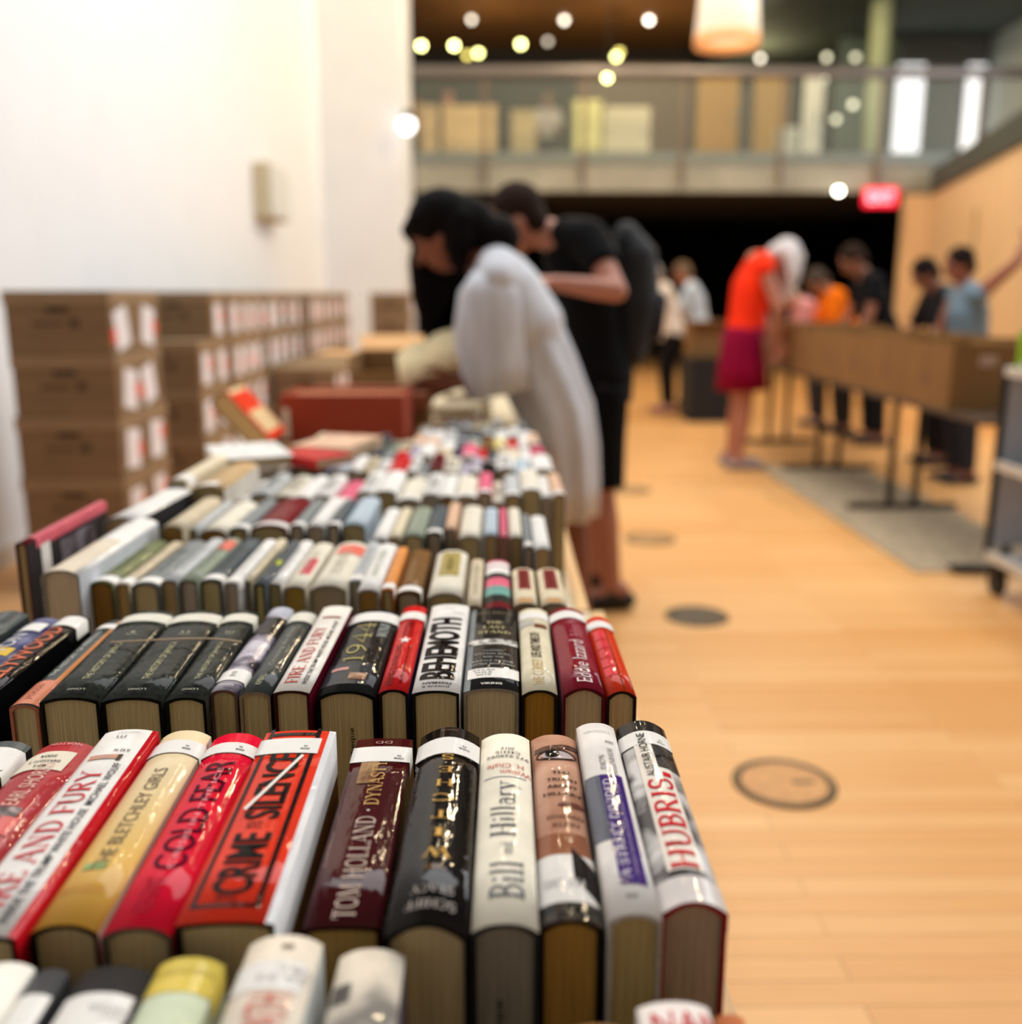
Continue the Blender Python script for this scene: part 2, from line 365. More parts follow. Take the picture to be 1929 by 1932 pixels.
def struct(name, bm, m, parent=None):
    o = obj(name, bm, m, parent)
    if parent is None: o['kind'] = 'structure'
    return o
WHITE = mat('white_plaster', (224, 228, 233), .8, var=.01, scale=3)
struct('floor', rbox(-2.3, 9.2, -3, 24.5, -.2, 0), wood_floor())
struct('wall_left', rbox(-2.5, -2.3, -3, 13.5, 0, 7), WHITE)
struct('wall_left_pier', rbox(-2.5, -1.23, 13.5, 15.0, 0, 7), WHITE)
struct('wall_behind', rbox(-2.5, 9.4, -3.2, -3, 0, 7), mat('grey_plaster', (150, 145, 138), .85, var=.03, scale=3))
struct('baseboard_left', rbox(-2.3, -2.285, -3, 13.5, 0, .1), mat('white_trim', (214, 208, 200), .6, var=.02))
TANW = mat('maple_panel', (222, 190, 148), .55, var=.05, scale=4, stretch=(1, 1, .15))
def slanted(x0, y0, x1, y1, th, z0, z1):
    bm = new(); d = Vector((x1-x0, y1-y0, 0)).normalized(); n = Vector((d.y, -d.x, 0))*th
    q = [Vector((x0, y0, 0)), Vector((x1, y1, 0)), Vector((x1, y1, 0))+n, Vector((x0, y0, 0))+n]
    lo = [bm.verts.new((p.x, p.y, z0)) for p in q]; hi = [bm.verts.new((p.x, p.y, z1)) for p in q]
    bm.faces.new(lo); bm.faces.new(list(reversed(hi)))
    for k in range(4): bm.faces.new((lo[k], hi[k], hi[(k+1) % 4], lo[(k+1) % 4]))
    bmesh.ops.recalc_face_normals(bm, faces=bm.faces); return bm
struct('wall_right', slanted(4.74, 8.6, 6.30, 14.85, .15, 0, 2.66), TANW)
struct('wall_right_return', rbox(5.95, 6.55, 14.9, 15.04, 0, 2.66), TANW)
struct('trim_1', slanted(5.50, 11.7, 5.53, 11.82, .012, .9, 2.2), mat('panel_joint', (176, 146, 104), .6, var=.05))
struct('gallery_side_edge', slanted(4.70, 8.6, 6.24, 14.8, .3, 2.67, 2.98), mat('dark_steel_edge', (62, 68, 66), .6, var=.05))
DARK = mat('shade_black_wall', (9, 8, 8), .95, var=.2, scale=3, spec=.05)  # near-black colour carries the darkness of the unlit interior under the gallery
struct('wall_far', rbox(-2.5, 9.4, 21.0, 21.2, 0, 2.7), DARK)
struct('wall_far_side', rbox(-2.5, -2.3, 15, 21, 0, 2.7), DARK)
struct('wall_far_side.001', rbox(7.2, 7.3, 15.2, 21, 0, 2.7), DARK)
# mezzanine slab with its soffit, concrete fascia and steel lip
CONC = mat('mezzanine_concrete', (146, 144, 132), .8, var=.08, scale=2.5)
STEEL = mat('painted_steel', (100, 106, 102), .45, metal=.3, var=.05, scale=3)
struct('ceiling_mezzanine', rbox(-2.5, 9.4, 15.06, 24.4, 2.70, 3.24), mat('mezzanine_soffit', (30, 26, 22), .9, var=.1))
fascia = empty('mezzanine_fascia', (0, 15, 2.70), 'grey concrete edge band of the upper gallery above the dark opening', 'balcony edge')
bm = new()
xs = [-1.6+i*1.42 for i in range(9)]
for a, b in zip(xs, xs[1:]): box(bm, max(-1.22, a)+.008, min(b, 9.4)-.008, 14.98, 15.055, 2.70, 3.10, 0, .004)
obj('concrete_panel', bm, CONC, fascia, origin=(0, 15, 2.70)); 
obj('steel_lip', rbox(-1.22, 9.4, 14.94, 15.055, 3.101, 3.24, .006), STEEL, fascia, origin=(0, 15, 2.70))
for n_ in fascia.children: n_.location = (0, 0, 0)
struct('wall_upper_far', rbox(-2.5, 9.4, 24.2, 24.4, 3.24, 7.2), mat('dark_panelling', (52, 42, 30), .8, var=.25, scale=1.2))
struct('ceiling_upper', rbox(-2.5, 4.6, 15.2, 24.2, 6.62, 6.8), mat('walnut_ceiling', (130, 84, 36), .7, var=.15, scale=2, stretch=(1, 8, 1)))
struct('trim_2', rbox(-2.5, 4.6, 23.9, 24.2, 6.3, 6.62), mat('dark_beam', (24, 20, 16), .8))
struct('ceiling_upper_right', rbox(4.6, 9.4, 14.0, 24.2, 5.92, 6.2), mat('grey_green_soffit', (86, 96, 90), .8, var=.05))
struct('wall_upper_side', rbox(9.2, 9.4, 12.0, 24.2, 3.24, 6.0), mat('pale_render', (196, 204, 198), .8, var=.03))
struct('column_round', (lambda bm: (cyl(bm, (6.15, 17.0, 3.24), (6.15, 17.0, 6.6), .16, n=24), bm)[1])(new()), mat('pale_green_column', (176, 188, 150), .7, var=.03))['kind'] = 'structure'
# lit windows at the upper right
for i, (x0, x1) in enumerate(((7.30, 7.98), (8.75, 9.12))):
    wn = empty(f'window_{i+1}', ((x0+x1)/2, 19.6, 3.9)); wn['kind'] = 'structure'
    f = new()
    for a in ((x0-.06, x0, 3.72, 5.42), (x1, x1+.06, 3.72, 5.42), (x0, x1, 3.66, 3.72), (x0, x1, 5.42, 5.48)): box(f, a[0], a[1], 19.55, 19.65, a[2], a[3])
    obj('window_frame', f, mat('grey_frame', (110, 110, 112), .5), wn, origin=wn.location).location = (0, 0, 0)
    g = new(); box(g, x0, x1, 19.6, 19.62, 3.72, 5.42)
    obj('window_pane', g, mat('daylit_pane', (250, 250, 250), .5, emit=1.1, var=0), wn, origin=wn.location).location = (0, 0, 0)
GREYP = mat('mid_grey_panel', (128, 130, 132), .7, var=.06)
struct('wall_upper_grey', rbox(6.55, 9.2, 19.7, 19.8, 3.24, 5.91), GREYP)
# gallery railing: posts, handrail and glass panes
glass = bpy.data.materials.new('railing_glass'); glass.use_nodes = True; nt = glass.node_tree; b = nt.nodes['Principled BSDF']
b.inputs['Base Color'].default_value = lin((196, 210, 204)); b.inputs['Roughness'].default_value = .05; b.inputs['Alpha'].default_value = .07
rail = empty('gallery_railing', (2.5, 14.9, 3.2), 'glass balustrade with steel handrail along the upper gallery', 'railing')
RO = rail.location
for a, b_ in zip(xs, xs[1:]):
    o = obj('glass_pane', rbox(max(a, -1.2)+.03, min(b_, 9.4)-.03, 14.88, 14.892, 3.06, 4.22), glass, rail, origin=RO); o.location = (0, 0, 0)
for a in xs[1:]:
    bm = new(); box(bm, a-.03, a+.03, 14.893, 14.935, 2.82, 4.25, 0, .006); o = obj('railing_post', bm, mat('bronze_post', (110, 92, 78), .5, metal=.4), rail, origin=RO); o.location = (0, 0, 0)
bm = new(); tube(bm, [(-1.2, 14.86, 4.30), (9.4, 14.86, 4.30)], [(.05, .075)]*2, caps='flat'); o = obj('handrail', bm, mat('brushed_rail', (120, 114, 112), .35, metal=.5), rail, origin=RO); o.location = (0, 0, 0)
# ------------------------------------------------------------------ lamps
def bulb(name, px, py, Y, col, e, label, r=.05, cord=None, group=None):
    p = at(px, py, Y=Y); t = empty(name, p, label, 'ceiling lamp', group)
    bm = new(); bmesh.ops.create_uvsphere(bm, u_segments=16, v_segments=10, radius=r)
    obj('bulb', bm, mat('lamp_glow_%d' % int(e), col, .5, emit=e, var=0), t, smooth=True)
    bm = new(); cyl(bm, (0, 0, r*.6), (0, 0, r*1.7), r*.75, r*.35, 14); obj('lamp_socket', bm, mat('dark_metal', (30, 28, 26), .5, metal=.5), t)
    if cord:
        bm = new(); cyl(bm, (0, 0, r*1.6), (0, 0, cord-p.z), .006, n=6); obj('cord', bm, mat('dark_metal', (30, 28, 26), .5, metal=.5), t)
    return t
for px, py, e in ((795, 86, 17), (857, 86, 17), (903, 100, 11), (882, 104, 5), (983, 83, 15), (1163, 107, 11), (1169, 98, 5), (1152, 141, 5)):
    bulb('pendant_lamp', px, py, 19.2 if e > 6 else 20.4+px/9000, (244, 240, 150) if e > 6 else (220, 205, 110), e, 'small yellow globe lamp glowing above the upper gallery', cord=6.62, group='yellow globe lamps over the gallery')
bulb('pendant_lamp', 1146, 147, 13.6, (244, 240, 150), 14, 'yellow globe lamp hanging in front of the gallery handrail', r=.036, cord=6.62)
for px, py, e in ((890, 37, 5), (1065, 38, 8), (1225, 38, 13), (1034, 78, 2.2), (1435, 110, 5), (1275, 147, 2)):
    bulb('spot_lamp', px, py, 21.3, (236, 226, 206), e, 'small whitish lamp glowing under the brown gallery ceiling', cord=6.62, group='whitish lamps under the gallery ceiling')
for px, py, e in ((1553, 150, 5), (1610, 197, 3), (1578, 225, 2.4), (1560, 108, 2.6), (1615, 108, 2.4)):
    bulb('spot_lamp', px, py, 17.0+(.5 if py < 120 else 0), (226, 222, 190), e, 'faint whitish lamp glowing behind the right of the glass balustrade', cord=5.92, group='faint lamps behind the balustrade')
wl = bulb('wall_lamp', 768, 236, 13.3, (250, 250, 252), 3.2, 'white globe lamp fixed at the corner of the white wall', r=.10)
bm = new(); cyl(bm, (-.04, .10, 0), (-.04, .199, 0), .02, n=10); obj('bracket', bm, mat('white_trim', (214, 208, 200), .6, var=.02), wl)
bulb('recessed_lamp', 1583, 360, 14.8, (246, 240, 220), 20, 'bright round lamp under the gallery edge beside the red exit sign', r=.045, cord=2.70)
p = at(1375, 8, Y=11.0)
t = empty('pendant_shade_lamp', p, 'large cream hanging lampshade with an orange lower rim at the top of the hall', 'ceiling lamp')
bm = new(); tube(bm, [(0, 0, -.30), (0, 0, .35)], [.33, .27], 28, caps=None); o = obj('lamp_shade', bm, mat('cream_shade', (236, 222, 200), .6, emit=.55, var=.02), t, smooth=True)
sm = o.modifiers.new('thickness', 'SOLIDIFY'); sm.thickness = .012
bm = new(); tube(bm, [(0, 0, -.40), (0, 0, -.30)], [.335, .33], 28, caps=None); o = obj('shade_rim', bm, mat('orange_rim', (222, 160, 104), .6, emit=.35, var=.02), t, smooth=True)
sm = o.modifiers.new('thickness', 'SOLIDIFY'); sm.thickness = .012
bm = new(); cyl(bm, (0, 0, .3), (0, 0, 4.0), .01, n=8); obj('cord', bm, mat('dark_metal', (30, 28, 26), .5, metal=.5), t)
bm = new(); box(bm, -.33, .33, -.008, .008, .30, .325); obj('shade_spider', bm, mat('dark_metal', (30, 28, 26), .5, metal=.5), t)
# exit sign
p = at(1662, 372, Y=14.6)
t = empty('exit_sign', p, 'red lit exit sign hanging under the gallery edge', 'sign')
obj('sign_box', rbox(-.24, .24, -.03, .03, -.13, .13, .01), mat('exit_red', (235, 20, 50), .4, emit=1.3, var=0), t)
V, F = fit_text(font_mesh('EXIT', .02), .38, .15); bm = new(); bv = [bm.verts.new((a, -.0315, b)) for a, b in V]
for f in F: bm.faces.new([bv[i] for i in f])
obj('lettering', bm, mat('exit_white', (255, 200, 220), .4, emit=1.2, var=0), t)
obj('hanger', rbox(-.02, .02, -.02, .02, .13, 2.70-p.z), mat('dark_metal', (30, 28, 26), .5, metal=.5), t)
# wall cabinet
a = at(552, 305, Y=9.7); b_ = at(562, 410, Y=9.7)
t = empty('wall_cabinet', (-2.3, 10.1, b_.z), 'pale cabinet with a beige side fixed high on the white wall', 'cabinet')
obj('cabinet_body', rbox(0.001, .16, -.4, .42, 0, a.z-b_.z, .006), mat('beige_cabinet', (196, 182, 150), .6), t)
obj('cabinet_door', rbox(.161, .18, -.38, .40, .02, a.z-b_.z-.02, .004), mat('pale_grey_door', (214, 218, 216), .5), t)
# ------------------------------------------------------------------ floor fittings
def floor_box(px, py, d, label, col=(70, 58, 44)):
    p = at(px, py, z=0); t = empty('floor_outlet', (p.x, p.y, 0), label, 'floor outlet', 'round floor outlets')
    bm = new(); n = 40; R = [(d/2, 0), (d/2, .004), (d/2-.006, .006), (d/2-.020, .006), (d/2-.022, .002)]
    rings = [[bm.verts.new((r*math.cos(2*PI*k/n), r*math.sin(2*PI*k/n), z)) for k in range(n)] for r, z in R]
    for q, r in zip(rings, rings[1:]):
        for k in range(n): bm.faces.new((q[k], q[(k+1) % n], r[(k+1) % n], r[k]))
    obj('rim', bm, mat('bronze_rim', (88, 76, 60), .4, metal=.7, var=.05), t, smooth=True)
    bm = new(); cyl(bm, (0, 0, .0005), (0, 0, .003), d/2-.022, n=40); obj('lid', bm, mat('lid_insert', col, .5, var=.1, scale=20), t)
    obj('finger_notch', rbox(d*.08, d*.3, -.008, .008, .0031, .0045, .0005), mat('bronze_rim', (88, 76, 60), .4, metal=.7, var=.05), t)
floor_box(1480, 1478, .265, 'round floor outlet with oak lid in the foreground floor', (206, 148, 88))
floor_box(1315, 1163, .25, 'dark round floor outlet beside the man with black shoes', (52, 42, 32))
floor_box(1227, 1017, .26, 'faint round floor outlet farther down the aisle', (176, 130, 76))
floor_box(1190, 925, .26, 'faintest round floor outlet near the black-clad man', (170, 125, 76))
o = obj('floor_panel', rbox(-.38, .38, -1.42, 1.42, .0005, .008, .003), mat('greige_panel', (168, 150, 124), .95, var=.12, scale=12, spec=.1))  # thin flat greige rectangle resting on the floorboards
o.location = (2.28, 5.72, 0); tag(o, 'flat greige panel on the floor under the first tables of the cardboard box row', 'mat')
# ------------------------------------------------------------------ book tables
OAK = mat('oak_edge', (222, 178, 118), .5, var=.1, scale=6, stretch=(8, .6, 8)); LAM = mat('table_laminate', (206, 190, 160), .45, var=.04, scale=8)
BLK = mat('black_leg_metal', (22, 21, 20), .45, metal=.6, var=0)
def table(y0, y1, x0, x1, label):
    t = empty('display_table', ((x0+x1)/2, (y0+y1)/2, 0), label, 'table', None)
    w, l = (x1-x0)/2, (y1-y0)/2-.002
    obj('tabletop', rbox(-w+.022, w-.022, -l, l, TABLE-.028, TABLE-.0002), LAM, t)
    for sx in (-1, 1): obj('wood_edging', rbox(*(sorted((sx*w, sx*(w-.0219)))), -l, l, TABLE-.032, TABLE+.002, .002), OAK, t)
    for sy in (-1, 1):
        for sx in (-1, 1):
            bm = new(); cyl(bm, (sx*.07, sy*(l-.3), .03), (sx*.07, sy*(l-.3), TABLE-.029), .018, n=14); obj('leg', bm, BLK, t)
        obj('foot', rbox(-w*.8, w*.8, sy*(l-.3)-.03, sy*(l-.3)+.03, 0, .029, .008), BLK, t)
    return t
TX0, TX1 = -.635, .155
table(-.30, 1.50, TX0, TX1+.012, 'long table with light oak edge carrying the nearest rows of books')
table(1.50, 3.30, TX0, TX1-.01, 'long table with light oak edge carrying the blurred middle rows of books')
table(3.30, 5.10, TX0, TX1-.04, 'far long table beneath the red box where the woman in grey reads')
# ------------------------------------------------------------------ front rows of books
STK = mat('white_sticker', (240, 236, 230), .45, coat=.5, var=.02)
BLACKI = INK((26, 22, 22)); WHITEI = INK((242, 236, 226)); GOLDI = INK((216, 170, 92)); REDI = INK((214, 30, 48))
def fx(b, H, yn, yf):
    Yn, Yf = at(CX, yn, z=H).y, at(CX, yf, z=H).y
    b.v = lambda py: (at(CX, py, z=H).y-Yn)/(Yf-Yn); return b
def span(b, name, txt, y0, y1, u, hf, m, **k):
    """writing running from photo row y0 (near) to y1 (far); hf = letter height as share of thickness"""
    v0, v1 = b.v(y0), b.v(y1); return b.write(name, txt, u, (v0+v1)/2, (v1-v0)*b.L, hf*b.t, m, **k)
def line(b, name, txt, y, u, wf, h, m, mode='inv', **k): return b.write(name, txt, u, b.v(y), wf*b.t, h, m, mode=mode, **k)
def band(b, name, y0, y1, m, u0=-.5, u1=.5, **k): return b.patch(name, u0, u1, b.v(y0), b.v(y1), m, **k)
def sticker(b, y0, y1, txt='N\n006', u=.3, yt=None, u0=-.5, u1=.5, wf=.17):
    s = band(b, 'call_number_sticker', y0, y1, STK, u0, u1, off=.0008)
    yt = yt or (y0*.45+y1*.55)
    ls = [q_ for q_ in txt.split('\n') if q_]; n = len(ls)
    for i, l in enumerate(ls):
        v = b.v(yt)+(i-(n-1)/2)*-.0042/b.L
        b.write('call_number', l, u, v, min(.8, .07*len(l)+.02 if wf is None else wf*len(l)/3)*b.t, .0026, BLACKI, mode='inv', off=.0011, bold=.01)
    return s
H1 = .912; G1 = 'hardbacks in the sharp row nearest the front'
def r1(label, nl, nr, yn, fl, fr, yf, jacket, H=H1, group=None, **k):
    return fx(book_px(label, nl, nr, yn, fl, fr, yf, H, jacket, group=group or G1, **k), H, yn, yf)
# far-left grey book, only its far corner shows
b = r1('grey and black hardback at the far left edge of the sharp front row', -420, -300, 1745, -25, 58, 1398, (92, 96, 96), side_r=(30, 30, 30), H=.906)
band(b, 'jacket_panel', 1410, 1455, STK); line(b, 'imprint', 'A. K', 1448, .3, .3, .004, BLACKI)
# EARL SHORRIS
b = r1('dusty red hardback with a cream call number sticker and red spine at the left edge', -290, -122, 1745, 72, 188, 1400, (176, 58, 62), side_r=(150, 48, 40), H=.910)
line(b, 'publisher', 'NORTON', 1404, .0, .5, .0035, INK((226, 176, 168)))
band(b, 'call_number_sticker', 1418, 1452, mat('cream_sticker', (238, 228, 206), .5, coat=.4), -.5, .28, off=.0005)
for i, s_ in enumerate(('973', '04935072 S', '2004')): line(b, 'call_number', s_, 1446-i*9, -.08, (.2, .5, .26)[i], .0034, BLACKI, off=.0011, bold=.01)
span(b, 'author', 'EARL SHORRIS', 1520, 1440, .02, .24, INK((232, 192, 176)))
band(b, 'jacket_photo', 1580, 1522, photo_mat('grey_jeep_photo', (90, 84, 82), (212, 200, 196), 60, c3=(150, 130, 128)), -.5, .25)
band(b, 'jacket_sunburst', 1572, 1540, mat('pink_print', (226, 120, 116), .4, .6), .08, .33, off=.0005)
span(b, 'title', 'LATINOS', 1730, 1590, -.05, .5, INK((240, 176, 66)))
# FIRE AND FURY (red board side)
b = r1('white hardback titled in red with a bright red side, third from the left', -122, 28, 1765, 200, 297, 1376, (238, 234, 228), side_r=(196, 20, 34), H=.914, rise=.003)
band(b, 'red_edge', 1765, 1376, mat('red_jacket_fold', (196, 20, 34), .4, .6), .40, .5, off=.0003)
span(b, 'title', 'FIRE AND FURY', 1742, 1452, -.12, .42, INK((206, 52, 66)), serif=True)
span(b, 'subtitle', 'INSIDE THE TRUMP WHITE HOUSE  MICHAEL WOLFF', 1742, 1440, .22, .13, INK((62, 64, 70)), bold=.012)
band(b, 'tie_clip_print', 1432, 1424, photo_mat('orange_ribbon', (150, 150, 160), (224, 150, 96), 30), -.38, .12, off=.0005)
band(b, 'ribbon_tip', 1435, 1424, mat('ribbon_tip', (70, 52, 24), .4, .5), .12, .2, off=.0006)
line(b, 'call_number', '0.92 N', 1416, .12, .28, .004, BLACKI, bold=.01); line(b, 'publisher', 'HENRY HOLT', 1382, .0, .4, .002, INK((140, 140, 140)))
line(b, 'publisher_logo', 'm', 1390, -.08, .18, .004, INK((140, 140, 140)))
# BLETCHLEY GIRLS
jm = bpy.data.materials.new('cream_to_ochre_jacket'); jm.use_nodes = True; nt = jm.node_tree; bs = nt.nodes['Principled BSDF']
tc = nt.nodes.new('ShaderNodeTexCoord'); sp = nt.nodes.new('ShaderNodeSeparateXYZ'); rp = nt.nodes.new('ShaderNodeValToRGB'); ml = nt.nodes.new('ShaderNodeMath'); ml.operation = 'MULTIPLY'; ml.inputs[1].default_value = 4.2
nt.links.new(tc.outputs['Object'], sp.inputs[0]); nt.links.new(sp.outputs['Y'], ml.inputs[0]); nt.links.new(ml.outputs[0], rp.inputs[0]); nt.links.new(rp.outputs[0], bs.inputs['Base Color'])
rp.color_ramp.elements[0].color = lin((214, 158, 62)); rp.color_ramp.elements[1].color = lin((232, 212, 172)); rp.color_ramp.elements[1].position = .75; e_ = rp.color_ramp.elements.new(.3); e_.color = lin((226, 186, 106))
bs.inputs['Roughness'].default_value = .4; bs.inputs['Coat Weight'].default_value = .42; bs.inputs['Coat Roughness'].default_value = .07; bs.inputs['Specular IOR Level'].default_value = 0; wrinkle(nt, bs)
b = r1('cream hardback fading to ochre at its near end, between the red-sided and pink-red books', 55, 180, 1745, 305, 400, 1378, jm, side_r=(214, 204, 186), H=.912)
sticker(b, 1397, 1421, u=.22)
span(b, 'title', 'THE BLETCHLEY GIRLS', 1640, 1450, .0, .26, INK((120, 108, 84)))
band(b, 'leaf_print', 1640, 1628, mat('green_print', (150, 176, 110), .5, .5), -.25, .1, off=.0005)
for i in range(2): line(b, 'quote', 'THE PEOPLE THE TIMES', 1672+i*9, -.05, .7, .004, INK((196, 140, 70)))
# COLD FEAR
b = r1('pink-red hardback with tall black title letters, fifth from the left', 188, 322, 1750, 402, 495, 1383, (226, 22, 54), side_r=(120, 16, 30), H=.912, board=(90, 84, 76))
sticker(b, 1402, 1421, u=.22)
span(b, 'title', 'COLD FEAR', 1640, 1436, .0, .52, INK((70, 12, 34)), bold=.0)
span(b, 'subtitle', 'CRISIS IN THE ICE', 1640, 1450, .05, .10, INK((250, 150, 160)))
span(b, 'author', 'RICK GRANT', 1722, 1655, -.05, .3, INK((160, 16, 44)))
# THE CRIME AND THE SILENCE
b = r1('wide orange-red hardback with black framed title and a white slash across it', 325, 520, 1740, 505, 632, 1378, (226, 58, 34), side_r=(112, 72, 36), H=.916, rise=.002)
band(b, 'white_fold', 1740, 1378, mat('white_jacket_fold', (226, 226, 228), .4, .6), .41, .5, wrap=.034)
for args in ((1712, 1375, -.42, -.37), (1712, 1375, .24, .30)): band(b, 'title_frame', args[0], args[1], mat('black_print', (30, 22, 22), .4, .6), args[2], args[3], off=.0005)
for y0, y1 in ((1712, 1705), (1388, 1383)): band(b, 'title_frame', y0, y1, mat('black_print', (30, 22, 22), .4, .6), -.42, .30, off=.0005)
sticker(b, 1394, 1422, u=.16, yt=1412, u0=-.5, u1=.34, wf=.13)
span(b, 'title', 'CRIME', 1688, 1572, -.06, .44, BLACKI, bold=.02); span(b, 'title', 'SILENCE', 1545, 1422, -.06, .44, BLACKI, bold=.02)
line(b, 'title', 'AND', 1553, -.1, .2, .004, BLACKI, mode='inv'); line(b, 'title', 'THE', 1560, -.1, .2, .004, BLACKI, mode='inv'); line(b, 'title', 'THE', 1694, -.08, .24, .005, BLACKI)
bm = new(); q = []
for u_, y_ in ((-.32, 1526), (-.28, 1530), (.19, 1428), (.15, 1426)): q.append(bm.verts.new((u_*b.t, b.v(y_)*b.L, b.z(u_*b.t)+.0014)))
bm.faces.new(q); bmesh.ops.recalc_face_normals(bm, faces=bm.faces); obj('white_slash', bm, WHITEI, b.cover)
# TOM HOLLAND DYNASTY
b = r1('maroon hardback with silver author name and a tan figure, leaning between orange and black books', 572, 716, 1748, 672, 782, 1393, (70, 16, 20), H=.900, rise=.0015, board=(40, 10, 12), pages=(190, 160, 100), coat=1.0)
sticker(b, 1410, 1438, u=.32, yt=1430)
band(b, 'gilded_figure_print', 1478, 1438, photo_mat('tan_figure', (120, 84, 60), (178, 140, 100), 20), -.30, -.0, off=.0005)
line(b, 'publisher_logo', 'DD', 1402, 0, .3, .004, INK((196, 160, 150)))
span(b, 'title', 'DYNASTY', 1520, 1436, .02, .24, INK((222, 178, 110)), serif=True, weight=.8)
line(b, 'bullet', '*', 1530, .0, .05, .0018, WHITEI, serif=True)
span(b, 'author', 'TOM HOLLAND', 1735, 1542, -.0, .31, INK((206, 184, 170)), serif=True, weight=.9)
# THE WITCHES
b = r1('thick glossy black hardback with stacked gold letters', 722, 886, 1742, 795, 905, 1372, (24, 19, 17), side_r=(32, 40, 50), side_l=(62, 74, 88), H=.918, rise=.009, p=2.0, coat=1.0, rough=.3)  # grey-blue left side: a reflection put into the jacket colour
sticker(b, 1392, 1422, u=.27, yt=1408)
line(b, 'publisher', 'LITTLE BROWN', 1378, .0, .3, .0028, INK((120, 92, 78)))
for c_, y_, w_, h_ in (('S', 1429, .19, .0085), ('E', 1452, .23, .0085), ('H', 1477, .27, .009), ('C', 1505, .30, .0095), ('T', 1537, .27, .009), ('I', 1570, .15, .009), ('W', 1608, .40, .010)):
    line(b, 'title_letter', c_, y_, .02, w_, h_, GOLDI, serif=True)
line(b, 'title', 'THE', 1636, .02, .3, .004, INK((150, 110, 60)), serif=True)
line(b, 'author', 'STACY', 1676, .02, .55, .0075, INK((178, 168, 160)), serif=True); line(b, 'author', 'SCHIFF', 1705, .02, .62, .008, INK((178, 168, 160)), serif=True)
# BILL AND HILLARY
b = r1('cream-white hardback with tall grey serif title beside the face-printed book', 889, 1018, 1743, 908, 1000, 1384, (242, 234, 214), side_r=(36, 34, 36), side_l=(44, 42, 44), H=.914, coat=.4, board=(46, 46, 48), pages=(150, 142, 128))
for i, s_ in enumerate(('973.929092', 'C4331b', '2012')): line(b, 'call_number', s_, 1427-i*7, .05, (.85, .5, .28)[i], .0036, INK((90, 88, 92)), bold=.01)
line(b, 'author', 'William', 1457, .2, .6, .006, INK((200, 96, 86))); line(b, 'author', 'H. Chafe', 1445, .0, .72, .006, INK((200, 96, 86)))
band(b, 'rule_line', 1466, 1464.5, INK((150, 150, 160)), -.4, .4)
span(b, 'title', 'Hillary', 1577, 1474, .02, .58, INK((84, 88, 98)), serif=True, weight=.8); span(b, 'title', 'and', 1612, 1590, .02, .22, INK((110, 114, 124)), serif=True); span(b, 'title', 'Bill', 1696, 1625, .02, .56, INK((84, 88, 98)), serif=True, weight=.8)
b.stamp('Bibliotheque', -.003, .095, .05, .006, INK((40, 34, 30)))
# THE TRUTH ABOUT HILLARY
b = r1('hardback with a face and eye printed across its spine, skin tones over a white collar', 1016, 1141, 1736, 1003, 1085, 1386, photo_mat('skin_tone_print', (170, 122, 98), (218, 172, 146), 14), side_r=(40, 26, 22), H=.910, board=(26, 22, 20), pages=(186, 142, 70))
band(b, 'eyebrow_print', 1414, 1406, mat('brow_print', (96, 64, 52), .4, .6), -.42, .5, off=.0004, skew=.03)
b.ellipse('eyelid_print', .02, b.v(1424), .44, .0085, mat('lid_print', (64, 46, 42), .4, .6), off=.0005)
b.ellipse('eye_white_print', .04, b.v(1425), .34, .0058, mat('eye_white', (196, 180, 178), .4, .6), off=.0007)
b.ellipse('iris_print', -.06, b.v(1423), .15, .0062, mat('iris_print', (24, 20, 20), .4, .6), off=.0009)
b.ellipse('eye_glint_print', .0, b.v(1421), .035, .0012, WHITEI, off=.0011)
for s_, y_, w_ in (('THE', 1458, .38), ('TRUTH', 1471, .62), ('ABOUT', 1484, .62), ('HILLARY', 1498, .78)): line(b, 'title', s_, y_, .08, w_, .0038, BLACKI, mode='norm', bold=.02)
b.ellipse('mouth_print', .22, b.v(1518), .27, .0035, mat('mouth_print', (116, 66, 54), .4, .6), off=.0006)
for s_, y_, w_ in (('EDWARD', 1541, .7), ('KLEIN', 1556, .5)): line(b, 'author', s_, y_, .08, w_, .0045, INK((110, 70, 56)), mode='norm', bold=.01)
band(b, 'chin_shadow_print', 1612, 1572, mat('chin_print', (150, 96, 70), .4, .6), -.5, .42, off=.0003)
band(b, 'collar_print', 1702, 1612, mat('collar_print', (226, 222, 216), .4, .6), -.5, .5, off=.0003)
band(b, 'lapel_print', 1648, 1590, mat('lapel_print', (34, 30, 30), .4, .6), .12, .5, off=.0005, skew=-.22)
line(b, 'call_number', 'E887 .K54', 1665, -.05, .7, .008, INK((186, 184, 184)), mode='norm')
band(b, 'jacket_foot', 1736, 1702, photo_mat('dark_pattern_print', (24, 24, 22), (70, 64, 56), 160), -.5, .5, off=.0004)
# A STREET DIVIDED
b = r1('white hardback with a purple title panel, second from the aisle edge', 1150, 1251, 1725, 1086, 1160, 1364, (232, 226, 220), side_r=(206, 202, 200), H=.918, board=(180, 176, 170), pages=(186, 166, 116))
band(b, 'grey_panel', 1582, 1462, mat('grey_print', (104, 106, 116), .4, .7), -.5, -.14)
band(b, 'title_panel', 1668, 1462, mat('purple_print', (66, 42, 112), .4, .7), -.16, .36, off=.0005)
span(b, 'title', 'A STREET DIVIDED', 1660, 1472, -.02, .20, INK((226, 216, 226)), serif=True, off=.001)
span(b, 'subtitle', 'STORIES FROM JERUSALEM\'S ALLEY OF GOD', 1650, 1478, .22, .09, INK((170, 152, 190)), off=.001)
span(b, 'author', 'DION', 1452, 1425, -.02, .15, INK((80, 76, 78)), serif=True); span(b, 'author', 'NISSENBAUM', 1462, 1412, .22, .15, INK((80, 76, 78)), serif=True)
